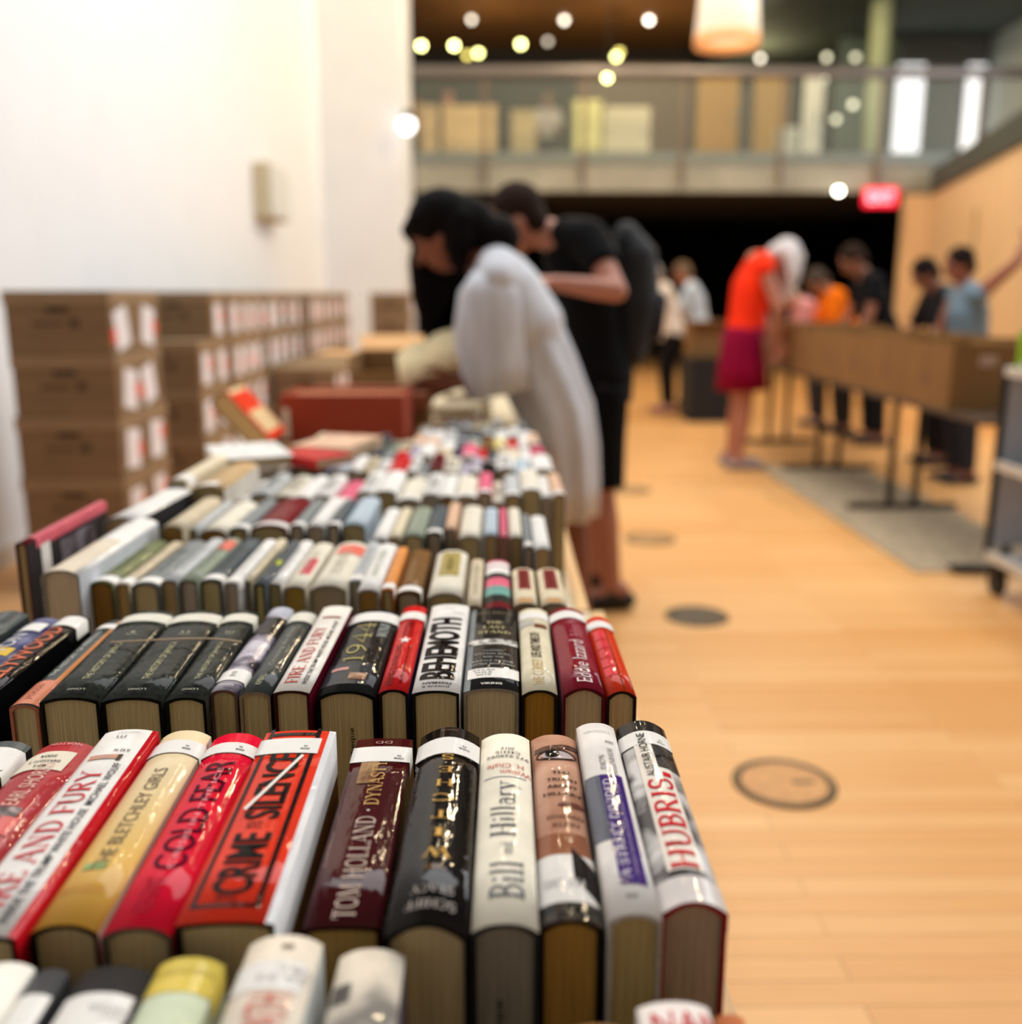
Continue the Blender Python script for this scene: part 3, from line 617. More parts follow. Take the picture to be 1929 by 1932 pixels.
line(b, 'publisher', 'ST MARTINS PRESS', 1380, 0, .7, .0022, INK((150, 146, 146))); line(b, 'call_number', '006', 1399, .26, .22, .003, BLACKI, bold=.01); line(b, 'publisher', 'SMP', 1690, .0, .24, .004, INK((90, 86, 90)))
# HUBRIS
b = r1('white and grey photo-jacket hardback titled HUBRIS in red at the aisle edge', 1250, 1375, 1702, 1163, 1254, 1360, photo_mat('soldiers_photo', (96, 92, 90), (222, 218, 214), 28, c3=(190, 186, 182)), side_r=(150, 20, 34), side_l=(120, 118, 116), H=.918, rise=.008, p=2.0, board=(146, 18, 34), pages=(172, 154, 136), coat=.6)
band(b, 'jacket_top', 1380, 1360, mat('dark_jacket_top', (44, 40, 38), .4, .7), off=.0004)
sticker(b, 1404, 1380, u=.3, yt=1396)
band(b, 'photo_print', 1446, 1404, photo_mat('dark_photo', (26, 24, 24), (90, 84, 80), 60), .08, .5, off=.0004)
band(b, 'title_panel', 1640, 1390, mat('ivory_panel', (240, 230, 216), .4, .6), -.27, .06, off=.0006)
band(b, 'title_panel', 1640, 1448, mat('ivory_panel', (240, 230, 216), .4, .6), .05, .30, off=.0006)
band(b, 'jacket_foot', 1702, 1652, mat('pale_jacket_foot', (222, 214, 210), .4, .6), off=.0004)
span(b, 'title', 'HUBRIS', 1638, 1470, .02, .48, INK((206, 36, 50)), serif=True, off=.0012, weight=1.1)
line(b, 'red_dot', '.', 1461, .2, .16, .006, INK((206, 36, 50)), serif=True, off=.0012)
span(b, 'author', 'ALISTAIR HORNE', 1465, 1385, -.10, .17, BLACKI, off=.0012)
b.stamp('Bibliotheque', .002, .085, .045, .005, INK((40, 34, 30)))
# ------------------------------------------------------------------ second row
G2 = 'hardbacks in the second row'
def r2(label, nl, nr, yn, fl, fr, yf, jacket, H=.912, **k):
    return fx(book_px(label, nl, nr, yn, fl, fr, yf, H, jacket, group=G2, **k), H, yn, yf)
def vpx(fl, yf, yn): return 940-(940-fl)*(yn-555)/(yf-555)
def r2v(label, fl, fr, yf, yn, jacket, **k): return r2(label, vpx(fl, yf, yn), vpx(fr, yf, yn), yn, fl, fr, yf, jacket, **k)
b = r2v('dark grey hardback at the far left edge of the second row', -12, 54, 1152, 1310, (86, 92, 92), side_r=(58, 62, 62))
b = r2v('navy hardback with grey and yellow spine at the left of the second row', 58, 118, 1166, 1322, photo_mat('navy_print', (36, 40, 92), (120, 122, 150), 20), side_r=(34, 36, 84), H=.908)
band(b, 'call_number_sticker', 1176, 1190, STK, -.5, .3, off=.0005); band(b, 'yellow_print', 1222, 1236, mat('yellow_print', (226, 186, 60), .4, .6), -.4, .3, off=.0005)
span(b, 'title', 'GALVESTON', 1300, 1196, -.1, .45, INK((206, 204, 210)), bold=.01)
b = r2v('black hardback with orange lettering leaning at the left of the second row', 118, 168, 1160, 1318, (34, 26, 24), side_r=(14, 14, 15), H=.910)
band(b, 'call_number_sticker', 1163, 1180, STK, -.5, .5, off=.0005)
span(b, 'title', 'HOLLYWOOD', 1316, 1184, -.05, .6, INK((206, 112, 82)), bold=.02)
b = r2('thin teal hardback with orange ends left of the three black volumes', 14, 73, 1330, 198, 238, 1170, (70, 76, 74), H=.902, board=(176, 110, 88), side_r=(214, 140, 90))
band(b, 'orange_foot', 1328, 1284, mat('orange_print', (214, 134, 104), .4, .7), off=.0005); band(b, 'orange_stripe', 1328, 1172, mat('orange_stripe', (216, 140, 84), .4, .7), .2, .5, off=.0004)
band(b, 'call_number_sticker', 1178, 1186, STK, off=.0007); span(b, 'title', 'THE HISTORY OF PRINTING', 1276, 1192, -.12, .22, INK((206, 206, 200)))
span(b, 'author', 'JACKSON', 1320, 1292, -.05, .3, INK((170, 92, 70)), off=.001)
for i, (nl, nr, fl, fr, vol) in enumerate(((74, 184, 242, 330, 'I'), (191, 302, 333, 424, 'II'), (311, 386, 427, 490, 'III'))):
    b = r2(('left', 'middle', 'right')[i]+'most of the three black history volumes bound by a rubber band', nl, nr, 1316, fl, fr, 1152, mat('black_cloth_cover', (52, 55, 51), .5, .5, var=.25, scale=160), board=(18, 18, 17), H=.911, rise=.004, rough=.5)
    band(b, 'call_number_sticker', 1158, 1172, mat('cream_sticker', (232, 228, 212), .5, coat=.4), off=.0005)
    span(b, 'title', 'THE HISTORY OF JAMAICA', 1282, 1212, .02, .17, INK((188, 184, 140)))
    line(b, 'author', 'LONG', 1301, .0, .3 if i < 2 else .4, .0038, INK((190, 188, 170))); line(b, 'volume_number', vol, 1193, .05, .08*(i+1), .003, INK((200, 198, 170)))
    line(b, 'volume_number', 'VOL', 1197, .05, .25, .003, INK((200, 198, 170)))
# rubber band over the three volumes
bm = new(); pts = [at(209, 1212, z=.9125), at(225, 1211, z=.9148), at(300, 1207, z=.9160), at(352, 1205, z=.9155), at(405, 1205, z=.9160), at(440, 1209, z=.9150), at(455, 1211, z=.9125)]
tube(bm, pts, [(.0007, .0014)]*len(pts), 8, side=(0, 0, 1)); o = obj('rubber_band', bm, mat('tan_rubber', (176, 148, 112), .6, var=.05), origin=pts[3])
tag(o, 'tan rubber band stretched across the three black volumes', 'rubber band')
b = r2('lilac and grey photo-printed hardback right of the bound black volumes', 392, 449, 1302, 513, 552, 1146, photo_mat('lilac_fold_photo', (52, 50, 56), (206, 200, 210), 34, c3=(140, 132, 146)), board=(110, 84, 74), H=.910)
band(b, 'jacket_top', 1160, 1146, mat('pale_print', (190, 192, 204), .4, .7), off=.0004); band(b, 'dark_panel', 1196, 1164, mat('dark_panel', (36, 34, 36), .4, .7), off=.0004)
sticker(b, 1284, 1264, 'E98\nC48\n2006', u=.0, yt=1273); line(b, 'publisher', 'BISON', 1292, 0, .5, .003, WHITEI, mode='norm')
b = r2('slim dark slate hardback with a cream sticker, left of the red titled white book', 450, 510, 1306, 553, 600, 1152, (66, 70, 68), side_r=(26, 26, 24), board=(150, 130, 110), H=.909)
band(b, 'call_number_sticker', 1172, 1156, mat('cream_sticker', (232, 228, 212), .5, coat=.4), off=.0005); span(b, 'title', 'Crossing the River', 1256, 1184, .0, .2, INK((160, 160, 150))); span(b, 'author', 'KIMBALL', 1292, 1272, -.05, .2, INK((176, 170, 140)))
b = r2('white hardback titled FIRE AND FURY in the second row with a dark maroon side', 513, 586, 1303, 612, 664, 1143, (240, 234, 224), side_r=(92, 16, 34), side_l=(40, 42, 52), board=(60, 24, 30), H=.914, rise=.0025)
span(b, 'title', 'FIRE AND FURY', 1289, 1183, -.14, .40, INK((192, 70, 62)), serif=True); span(b, 'subtitle', 'INSIDE THE TRUMP WHITE HOUSE  MICHAEL WOLFF', 1290, 1172, .25, .13, INK((36, 36, 40)), bold=.015)
band(b, 'ribbon_print', 1166, 1163, mat('ribbon_print', (140, 60, 50), .5, .4), -.3, .3)
b = r2('thick black hardback titled 1944 in gold with a brown hat picture', 596, 709, 1304, 668, 756, 1150, (34, 35, 35), board=(14, 14, 14), H=.910, rise=.006, side_l=(80, 86, 88))
sticker(b, 1172, 1156, '', u=.2)
span(b, 'title', '1944', 1248, 1176, -.1, .40, INK((190, 176, 110)), serif=True); span(b, 'author', 'WINIK', 1200, 1176, .28, .2, INK((196, 200, 196)), serif=True)
band(b, 'photo_print', 1290, 1250, mat('slate_print', (52, 56, 62), .4, .7), -.5, .3, off=.0004); band(b, 'hat_print', 1282, 1270, photo_mat('hat_print', (120, 80, 60), (196, 160, 130), 50), -.05, .25, off=.0007); band(b, 'hand_print', 1264, 1259, mat('pink_print_2', (206, 150, 140), .4, .6), -.4, -.1, off=.0007)
b.stamp('Bibliotheque', .004, .105, .05, .005, INK((40, 34, 30)))
b = r2('slim bright red hardback with a white star on its spine', 713, 771, 1301, 762, 806, 1143, (206, 32, 32), side_r=(34, 30, 66), board=(20, 18, 22), H=.912)
sticker(b, 1168, 1155, '', u=.2); span(b, 'title', 'RISING SUN FALLING', 1292, 1216, -.2, .25, INK((110, 16, 18)), bold=.01); span(b, 'title', 'STORM', 1200, 1172, .0, .4, INK((150, 20, 22)), bold=.01); span(b, 'subtitle', 'The Story of How the Sun Set', 1290, 1218, .2, .14, INK((70, 12, 16)), bold=.01)
bm = new(); q = []
for k in range(10):
    r_ = (.0062 if k % 2 == 0 else .0026); a_ = PI/2+k*PI/5; x_ = r_*math.cos(a_)-.001; y_ = r_*math.sin(a_)*1.5+b.v(1208)*b.L; q.append(bm.verts.new((x_, y_, b.z(x_)+.0008)))
bm.faces.new(q); bmesh.ops.triangulate(bm, faces=bm.faces); obj('white_star', bm, WHITEI, b.cover)
b = r2('white hardback with huge black letters reading BEHEMOTH', 776, 868, 1303, 816, 886, 1140, (238, 234, 228), board=(20, 20, 20), H=.915, rise=.003, side_r=(230, 226, 220))
span(b, 'title', 'BEHEMOTH', 1281, 1166, -.02, .78, BLACKI, bold=.03); line(b, 'author', 'JOSHUA B.', 1295, -.02, .62, .0042, BLACKI, bold=.02); line(b, 'author', 'FREEMAN', 1289, .0, .62, .0042, BLACKI, bold=.02)
line(b, 'publisher', 'NORTON', 1148, 0, .3, .003, INK((150, 150, 150))); line(b, 'call_number', '338.65', 1156, .25, .3, .003, INK((90, 90, 90)))
b = r2('black and grey hardback titled THE LAST STAND with a white sticker near its foot', 876, 978, 1299, 888, 975, 1147, (42, 40, 38), side_l=(112, 118, 122), side_r=(120, 122, 124), board=(150, 142, 130), pages=(206, 192, 160), H=.911, rise=.004)
band(b, 'pale_margin', 1299, 1147, mat('clear_wrap', (118, 124, 128), .25, .9), -.5, -.38, off=.0003)
line(b, 'author', 'PHILBRICK', 1157, .03, .78, .0042, INK((150, 140, 96)), mode='norm', serif=True)
for s_, y_, w_ in (('THE', 1175, .36), ('LAST', 1184, .48), ('STAND', 1193, .68)): line(b, 'title', s_, y_, .03, w_, .0075, INK((206, 192, 140)), mode='norm', serif=True, weight=1.2)
band(b, 'photo_strip', 1216, 1206, photo_mat('pale_photo_strip', (70, 66, 60), (226, 222, 214), 140), -.5, .5, off=.0005)
for s_, y_, w_ in (('CUSTER,', 1228, .4), ('SITTING BULL,', 1234, .74), ('AND THE', 1240, .4), ('BATTLE OF THE', 1247, .8), ('LITTLE BIGHORN', 1253, .84)): line(b, 'subtitle', s_, y_, .02, w_, .0034, INK((190, 190, 186)), mode='norm')
band(b, 'call_number_sticker', 1279, 1261, STK, -.44, .5, off=.0007)
for i, s_ in enumerate(('973.82', 'PHILB', '2010')): line(b, 'call_number', s_, 1265+i*4.5, -.15, (.42, .32, .28)[i], .0026, BLACKI, mode='norm', off=.0011, bold=.01)
line(b, 'publisher', 'VIKING', 1290, .0, .4, .004, WHITEI, mode='norm', bold=.02)
b = r2('narrow cream hardback with a brown oval picture near its far end', 985, 1053, 1302, 979, 1033, 1148, (226, 216, 186), side_r=(30, 28, 28), side_l=(60, 56, 52), board=(34, 30, 28), pages=(170, 126, 50), H=.911)
band(b, 'call_number_sticker', 1166, 1154, STK, off=.0004); band(b, 'brown_picture', 1184, 1177, mat('brown_print', (120, 70, 48), .5, .5), 0, .4, off=.0005); band(b, 'grey_picture', 1180, 1170, mat('grey_soft_print', (190, 184, 176), .5, .5), -.5, .0, off=.0004)
span(b, 'title', 'LIFE AND TIMES OF', 1240, 1194, -.02, .32, INK((70, 58, 44)), bold=.02); span(b, 'title', 'THE CORSET', 1292, 1244, -.0, .32, INK((196, 170, 120)), bold=.0)
b = r2('maroon hardback with white script-like author name, second from the aisle end of the second row', 1062, 1143, 1298, 1036, 1101, 1146, (134, 26, 44), side_l=(176, 110, 124), side_r=(96, 16, 34), board=(90, 16, 32), H=.913, rise=.007, p=2.0, pages=(190, 174, 144))  # paler pink left side is a reflection worked into its colour
sticker(b, 1166, 1153, '', u=.2); span(b, 'author', 'Eddie Izzard', 1286, 1208, .06, .38, INK((226, 200, 200))); span(b, 'title', 'Believe Me', 1200, 1168, .1, .34, INK((190, 110, 120)))
b = r2('orange-red hardback with pink blocks at the aisle end of the second row', 1145, 1203, 1304, 1104, 1150, 1163, (214, 58, 28), side_r=(196, 44, 24), board=(26, 22, 22), H=.905, rise=.006, p=2.0)
sticker(b, 1184, 1172, '', u=.2)
for i in range(5): band(b, 'pink_block', 1190+i*17+15, 1190+i*17, mat('pink_block', (222, 62, 74), .4, .7), -.36, .06, off=.0004)
band(b, 'black_line', 1300, 1186, mat('black_print', (30, 22, 22), .4, .6), .10, .125, off=.0005)
# ------------------------------------------------------------------ nearest, out of focus row
G0 = 'blurred hardbacks nearest the lens'
def r0(label, fl, fr, yf, jacket, H=.908, L=.225, yaw=0, **k):
    F = (at(fl, yf, z=H)+at(fr, yf, z=H))/2; t = (at(fr, yf, z=H)-at(fl, yf, z=H)).x*.985
    b = Book(label, t, L, H-TABLE-.0002, jacket, loc=(F.x+math.sin(yaw)*L, F.y-L*math.cos(yaw), TABLE+.0002), yaw=yaw, group=G0, **k)
    Yf = F.y; b.v = lambda py: 1-(Yf-at(CX, py, z=H).y)/b.L; return b
b = r0('white hardback in the bottom left corner, nearest row', -32, 66, 1815, (242, 238, 228), H=.906, coat=.3)
b = r0('grey topped hardback with a white label beside the bottom left white book', 68, 131, 1828, (78, 78, 80), H=.902); b.patch('white_label', -.5, .45, .0, b.v(1868), STK)
b = r0('charcoal hardback with a large white label in the nearest row', 148, 292, 1822, (56, 54, 54), H=.904); b.patch('white_label', -.45, .42, .0, b.v(1866), STK); b.write('call_number', 'FIC\nMOR', .2, b.v(1900), .02, .008, INK((170, 166, 166)), mode='inv', off=.001)
b = r0('pale green hardback with a yellow end, nearest row', 300, 424, 1806, (214, 224, 196), H=.904); b.patch('yellow_band', -.5, .5, b.v(1866), 1.0, mat('yellow_jacket_end', (232, 206, 96), .4, .6)); b.write('publisher', 'RANDOM PRESS', 0, b.v(1828), .03, .003, INK((190, 166, 90)), mode='inv', off=.001)
b = r0('tall cream hardback with faint red title rising above the nearest row', 470, 610, 1764, (230, 218, 200), H=.918, side_r=(206, 212, 212)); b.patch('white_label', -.5, .4, b.v(1862), b.v(1808), STK); b.write('call_number', '324.73\nHAL', .2, b.v(1832), .03, .010, INK((186, 178, 176)), mode='inv', off=.001); b.write('title', 'THE PATH', .06, b.v(1945), .05, .020, INK((206, 110, 96)), off=.001, mode='along'); b.patch('logo_print', .0, .16, b.v(1786), b.v(1778), INK((120, 108, 96)))
b = r0('hardback with a grey and cream photographic spine in the nearest row', 640, 766, 1790, photo_mat('cream_grey_photo', (130, 124, 118), (226, 214, 196), 20, c3=(206, 196, 180)), H=.908, side_r=(116, 110, 120)); b.patch('dark_print', -.45, -.2, b.v(1885), b.v(1850), INK((96, 92, 88)))
b = r0('white hardback with red letters at the bottom right, nearest row', 1200, 1338, 1890, (238, 228, 222), H=.900, rise=.004); b.write('title', 'NAM', .15, b.v(1935), .035, .016, INK((206, 60, 66)), mode='norm', off=.001)
b = r0('tan book low behind the bottom right white book', 1060, 1196, 1932, (150, 110, 66), H=.888)
b = r0('thin orange book at the bottom right by the table edge', 1346, 1404, 1914, (196, 116, 76), H=.878)
# ------------------------------------------------------------------ blurred middle rows of books
COL = {'white': (236, 233, 228), 'ivory': (232, 224, 206), 'cream': (226, 212, 182), 'pale grey': (196, 198, 198), 'grey': (138, 142, 142), 'slate': (92, 98, 102), 'olive': (128, 132, 96),
       'sage': (150, 158, 140), 'tan': (196, 164, 120), 'brown': (126, 92, 56), 'maroon': (120, 40, 44), 'red': (196, 40, 40), 'pink': (226, 110, 134), 'peach': (226, 186, 156), 'lilac': (176, 168, 182),
       'pale blue': (186, 200, 210), 'yellow': (232, 214, 130), 'black': (38, 36, 36), 'navy': (56, 58, 92), 'beige': (212, 196, 168), 'orange': (226, 150, 84)}
PG = [(196, 178, 138), (176, 158, 116), (150, 116, 64), (190, 176, 156), (180, 166, 126), (170, 156, 140)]
def rn(label, nl, nr, yn, col, H=.912, L=.215, yaw=0, lab=None, pages=None, group=None, **k):
    N = (at(nl, yn, z=H)+at(nr, yn, z=H))/2; t = (at(nr, yn, z=H)-at(nl, yn, z=H)).x*.95
    k.setdefault('coat', .4); k.setdefault('board', tuple(int(c*.6) for c in COL[col]))
    b = Book(label, max(.008, t), L, H-TABLE-.0004, COL[col], loc=(N.x, N.y, TABLE+.0004), yaw=yaw, pages=pages or random.choice(PG), group=group, **k)
    if lab == 'near': b.patch('call_number_sticker', -.5, .5, .03, .13, STK, off=.0005)
    if lab == 'far': b.patch('call_number_sticker', -.5, .5, .86, .95, STK, off=.0005)
    return b
G3 = 'hardbacks in the third row'
b = rn('tall dark hardback with a rose-red spine standing at the far left of the third row', 27, 50, 1024, 'maroon', H=.945, L=.25, side_r=(58, 54, 54), group=G3, pages=(180, 158, 120)); b.patch('rose_spine', -.5, .5, .1, 1, mat('rose_print', (206, 96, 108), .4, .5))
bm = new(); box(bm, b.t/2+.0003, b.t/2+.0008, .035, .06, b.W-.075, b.W-.012); obj('call_number_sticker', bm, STK, b.cover)
bm = new(); box(bm, b.t/2+.0003, b.t/2+.0008, .09, .20, b.W-.11, b.W-.02); obj('cover_picture', bm, photo_mat('violet_picture', (90, 80, 84), (150, 142, 150), 20), b.cover)
b = rn('very thick white hardback with a cream end at the left of the third row', 74, 150, 1076, 'white', H=.930, L=.27, group=G3, pages=(200, 182, 160), side_r=(214, 218, 226)); b.patch('cream_print', -.5, .36, 0, .55, mat('cream_print', (226, 212, 190), .4, .4))
L3 = [(166, 212, 'olive', 'near', (150, 108, 50), 'olive-green hardback with pale label beside the thick white one'), (215, 243, 'beige', 'near', (176, 146, 96), 'narrow beige hardback next to the olive-green one'),
 (246, 299, 'grey', 'near', (180, 166, 130), 'mid-grey hardback with white near label in the third row'), (302, 334, 'pale grey', None, (172, 150, 110), 'pale grey slim hardback with ochre pages in the third row'),
 (337, 372, 'sage', None, (170, 160, 156), 'sage slim hardback with a coral far end in the third row'), (375, 418, 'slate', 'near', (184, 172, 130), 'slate hardback with a broad white near label in the third row'),
 (421, 449, 'white', 'near', (170, 158, 150), 'thin white hardback next to the slate one in the third row'), (452, 474, 'cream', None, (176, 164, 144), 'thin cream-yellow hardback in the third row'),
 (477, 500, 'slate', None, (180, 172, 120), 'thin dark slate hardback with a lime dot in the third row'), (502, 531, 'white', None, (184, 176, 130), 'bright white hardback mid third row'),
 (533, 577, 'ivory', None, (170, 140, 70), 'ivory hardback with a raspberry mark mid third row'), (581, 655, 'ivory', None, (160, 146, 124), 'thick ivory hardback with a coral block at its far end'), (657, 684, 'pale grey', 'near', (170, 160, 140), 'thin pale grey hardback right of the thick ivory one')]
for nl, nr, c, lab, pg, lb in L3:
    b = rn(lb, nl, nr, 1100+random.uniform(-6, 6), c, H=.912+random.uniform(-.006, .006), L=.205, lab=lab, pages=pg, group=G3)
    if 'coral' in lb: b.patch('coral_print', -.3, .45, .70, .92, mat('coral_print', (232, 122, 104), .4, .4), off=.0006)
    if 'raspberry' in lb: b.patch('raspberry_print', -.2, .3, .25, .6, mat('raspberry_print', (222, 70, 90), .4, .4))
    if 'lime' in lb: b.patch('lime_dot', -.1, .4, .4, .5, mat('lime_print', (200, 206, 60), .4, .4))
    b.write('title', 'THE COMPLETE WORKS', 0, .5, .11, .3*b.t, INK(tuple(max(0, q-60) for q in COL[c])), mode='along')
R3 = [(672, 716, 1112, .207, 'white', None, 'white hardback with faint green and rose lettering in the third row'), (719, 742, 1112, .19, 'orange', 'near', 'slim orange hardback in the third row'), (747, 794, 1117, .19, 'brown', 'near', 'brown hardback with white near band in the third row'),
 (805, 875, 1119, .19, 'ivory', None, 'bulky ivory hardback with an olive-gold panel in the third row'), (881, 909, 1142, .19, 'beige', None, 'slim beige hardback beside the bulky ivory one'),
 (913, 965, 1145, .19, 'pink', 'far', 'pink, white and teal banded hardback near the aisle'), (969, 1016, 1138, .14, 'cream', None, 'cream paperback with a brick-red panel, left one of the similar pair by the table edge'), (1021, 1072, 1138, .14, 'cream', None, 'cream paperback with a brick-red panel, right one of the similar pair by the table edge')]
for nl, nr, yn, L, c, lab, lb in R3:
    b = rn(lb, nl, nr, yn, c, L=L, H=.912 if yn > 1115 else .918, lab=lab, group=G3)
    if 'olive-gold' in lb: b.patch('gold_panel', -.3, .3, .38, .95, mat('gold_print', (176, 158, 98), .5, .3)); b.write('title', 'HISTORY', 0, .65, .06, .2*b.t, INK((130, 112, 60)), mode='along')
    if 'brick-red' in lb: b.patch('brick_panel', -.25, .28, .38, .96, mat('brick_print', (140, 62, 58), .5, .3)); b.patch('tan_print', -.3, .3, .03, .14, mat('tan_print', (206, 160, 110), .5, .3)); b.write('title', 'READER', 0, .66, .06, .22*b.t, INK((110, 40, 38)), mode='along', off=.0009)
    if 'teal' in lb:
        for v0, v1, c2, nm in ((.0, .10, (110, 30, 36), 'maroon'), (.10, .24, (50, 52, 50), 'dark'), (.24, .42, (120, 168, 158), 'teal'), (.60, .70, (60, 58, 56), 'dark'), (.70, .84, (240, 236, 230), 'white')): b.patch(nm+'_band', -.5, .5, v0, v1, mat(nm+'_band', c2, .5, .3), off=.0003)
    if 'faint green' in lb or 'slim beige' in lb: b.write('title', 'SHORT STORIES', 0, .55, .12, .3*b.t, INK((170, 176, 150)), mode='along')
G4 = 'hardbacks in the fourth row'
b = rn('white hardback with a dark side stripe at the left end of the fourth row', 192, 258, 976, 'white', H=.935, L=.22, yaw=-.05, side_r=(60, 58, 60), group=G4)
b = rn('beige hardback slumped at the left of the fourth row', 300, 345, 992, 'beige', H=.925, L=.20, group=G4)
L4 = [(349, 372, 'pale grey', 1000), (375, 428, 'ivory', 1000), (432, 466, 'grey', 996), (470, 542, 'maroon', 990), (546, 572, 'grey', 992), (576, 612, 'white', 992), (616, 640, 'slate', 992), (643, 690, 'pale blue', 990),
      (700, 730, 'white', 1015), (733, 756, 'cream', 1013), (760, 800, 'sage', 1008), (804, 834, 'slate', 1004), (838, 861, 'peach', 996), (865, 908, 'ivory', 1012), (912, 940, 'pale blue', 1010), (944, 957, 'pink', 1012), (961, 986, 'ivory', 1014), (990, 1006, 'grey', 1030), (1009, 1040, 'white', 1032)]
for i, (nl, nr, c, yn) in enumerate(L4):
    b = rn(f'{c} hardback, {ordinal(len(L4)-i)} from the aisle end of the fourth row', nl, nr, yn+random.uniform(-2, 2), c, L=.19+random.uniform(-.015, .015), H=.912+random.uniform(-.004, .004), lab='near' if c in ('maroon', 'slate', 'grey') else None, group=G4)
# rows five to nine: positions generated across the table, with palettes read off the photograph
def genrow(no, x0, x1, yn, H, pal, L=.19, wmin=.018, wmax=.042, tilt=.0, skip=()):
    x = x1; n = 0
    while x > x0+.012:
        t = random.uniform(wmin, wmax); n += 1
        c = pal[(n*7+no*3) % len(pal)] if random.random() < .6 else random.choice(pal)
        h = H-TABLE+random.uniform(-.014, .008)
        lab = f'{c} book, {ordinal(n)} from the aisle edge in the {ordinal(no)} row'
        yy = random.uniform(-.01, .01)
        b = Book(lab, t*.96, L+random.uniform(-.012, .0), h, COL[c], loc=(x-t/2, yn+.012+yy, TABLE+.0004), pages=random.choice(PG), board=tuple(int(q*.6) for q in COL[c]), group=f'books in the {ordinal(no)} row', coat=.3, name='library_book')
        if random.random() < .5: b.patch('call_number_sticker', -.5, .5, .03, .16, STK, off=.0005)
        elif random.random() < .6: b.patch('title_print', -.3, .3, .25, .8, mat('title_print', tuple(max(0, q-50) for q in COL[c]), .5, .3, var=.2, scale=90), off=.0005)
        x -= t+.0008
PAL5 = ['white', 'ivory', 'cream', 'sage', 'peach', 'white', 'beige', 'grey', 'lilac', 'ivory', 'pale grey']
b = rn('tall cream hardback at the far left of the fifth row', 314, 352, 905, 'cream', H=.948, L=.25, group='books in the fifth row', pages=(170, 162, 140)); b.patch('white_label', -.5, .5, .05, .2, STK)
b = rn('thick tan cloth hardback second from the left of the fifth row', 360, 424, 917, 'tan', H=.938, L=.235, group='books in the fifth row', side_r=(226, 218, 206)); b.patch('white_label', -.5, .2, .04, .16, STK)
xl = at(440, 925, z=.912).x
genrow(5, xl, .112, 1.615, .912, ['white', 'ivory', 'white', 'white', 'pale grey', 'pink', 'sage', 'ivory', 'cream', 'peach', 'beige', 'white', 'yellow'], L=.20)
genrow(6, -.50, .108, 1.87, .905, ['white', 'peach', 'ivory', 'grey', 'red', 'beige', 'pale blue', 'black', 'lilac', 'maroon', 'ivory', 'white', 'white'], L=.19)
genrow(7, -.48, .105, 2.115, .892, ['peach', 'ivory', 'lilac', 'red', 'grey', 'navy', 'cream', 'white', 'slate', 'beige', 'pink', 'white'], L=.19, wmin=.02)
genrow(8, -.46, .10, 2.36, .880, ['ivory', 'cream', 'yellow', 'slate', 'peach', 'red', 'sage', 'lilac', 'white', 'brown'], L=.18, wmin=.022)
genrow(9, -.21, .095, 2.60, .872, ['cream', 'beige', 'slate', 'lilac', 'yellow', 'grey', 'white'], L=.17, wmin=.024)
genrow(10, -.21, .08, 2.82, .865, ['beige', 'brown', 'grey', 'cream', 'slate'], L=.15, wmin=.026)
# books lying loose on top of the sixth and seventh rows
def flat_book(label, px, py, z, w_, l_, th, col, yaw, tilt=0, name='book_lying_flat'):
    p = at(px, py, z=z); t = empty(name, (p.x, p.y, z), label, 'book', None, rot=(tilt, 0, yaw))
    cm = mat('flat_jacket', COL[col], .4, .4, var=.1)
    obj('page_block', rbox(-w_/2+.004, w_/2-.003, -l_/2+.003, l_/2-.003, .0022, th-.0022), pages_mat((206, 190, 156)), t)
    bm = new(); box(bm, -w_/2, w_/2, -l_/2, l_/2, 0, .002); box(bm, -w_/2, w_/2, -l_/2, l_/2, th-.002, th); box(bm, -w_/2-.002, -w_/2, -l_/2, l_/2, 0, th)
    obj('cover', bm, cm, t); return t
flat_book('white book lying flat on the left of the sixth row', 470, 868, .917, .14, .2, .02, 'white', .4)
flat_book('peach book lying flat over the spines before the red box', 640, 850, .906, .13, .19, .022, 'peach', -.3)
flat_book('red book lying flat on the spines below the red box', 590, 872, .917, .10, .14, .018, 'red', .9)
# ------------------------------------------------------------------ red box, its lid, leaning book, things on the far table
t = empty('red_box', (-.434, 2.74, TABLE+.0004), 'brick-red storage box with a white corner label standing on the books table', 'box')
RB = mat('red_card', (165, 56, 22), .6, var=.05, scale=6)
bm = new(); x, y0, y1, h = .171, 0, .26, .222
box(bm, -x, x, y0, y0+.006, 0, h); box(bm, -x, x, y1-.006, y1, 0, h); box(bm, -x, -x+.006, y0+.006, y1-.006, 0, h); box(bm, x-.006, x, y0+.006, y1-.006, 0, h); box(bm, -x+.006, x-.006, y0+.006, y1-.006, 0, .006)
obj('box_body', bm, RB, t); obj('white_label', rbox(-.166, -.148, -.0012, -.0002, .10, .185), STK, t)
bm = new(); box(bm, -.165+.0, .164, .007, .253, .16, .212); obj('box_contents', bm, mat('brown_paper_pile', (176, 96, 52), .8, var=.2), t)
t = empty('box_lid', (-.42, 3.05, TABLE+.0004+.19), 'brown cardboard lid just behind the red box', 'lid')
CARD = mat('cardboard', (150, 116, 78), .85, var=.06, scale=5, stretch=(1, 1, 3), spec=.1)
bm = new(); box(bm, -.2, .2, 0, .3, 0, .004)
box(bm, -.2, -.196, 0, .3, -.05, -.0001); box(bm, .196, .2, 0, .3, -.05, -.0001); box(bm, -.196, .196, 0, .004, -.05, -.0001); box(bm, -.196, .196, .296, .3, -.05, -.0001)
obj('lid_panel', bm, mat('brown_lid', (150, 86, 50), .7, var=.06), t)
t = empty('cardboard_box', (-.42, 3.06, TABLE+.0004), 'low cardboard box carrying the brown lid behind the red box', 'box'); obj('box_body', rbox(-.19, .19, .01, .29, 0, .138, .004), CARD, t)
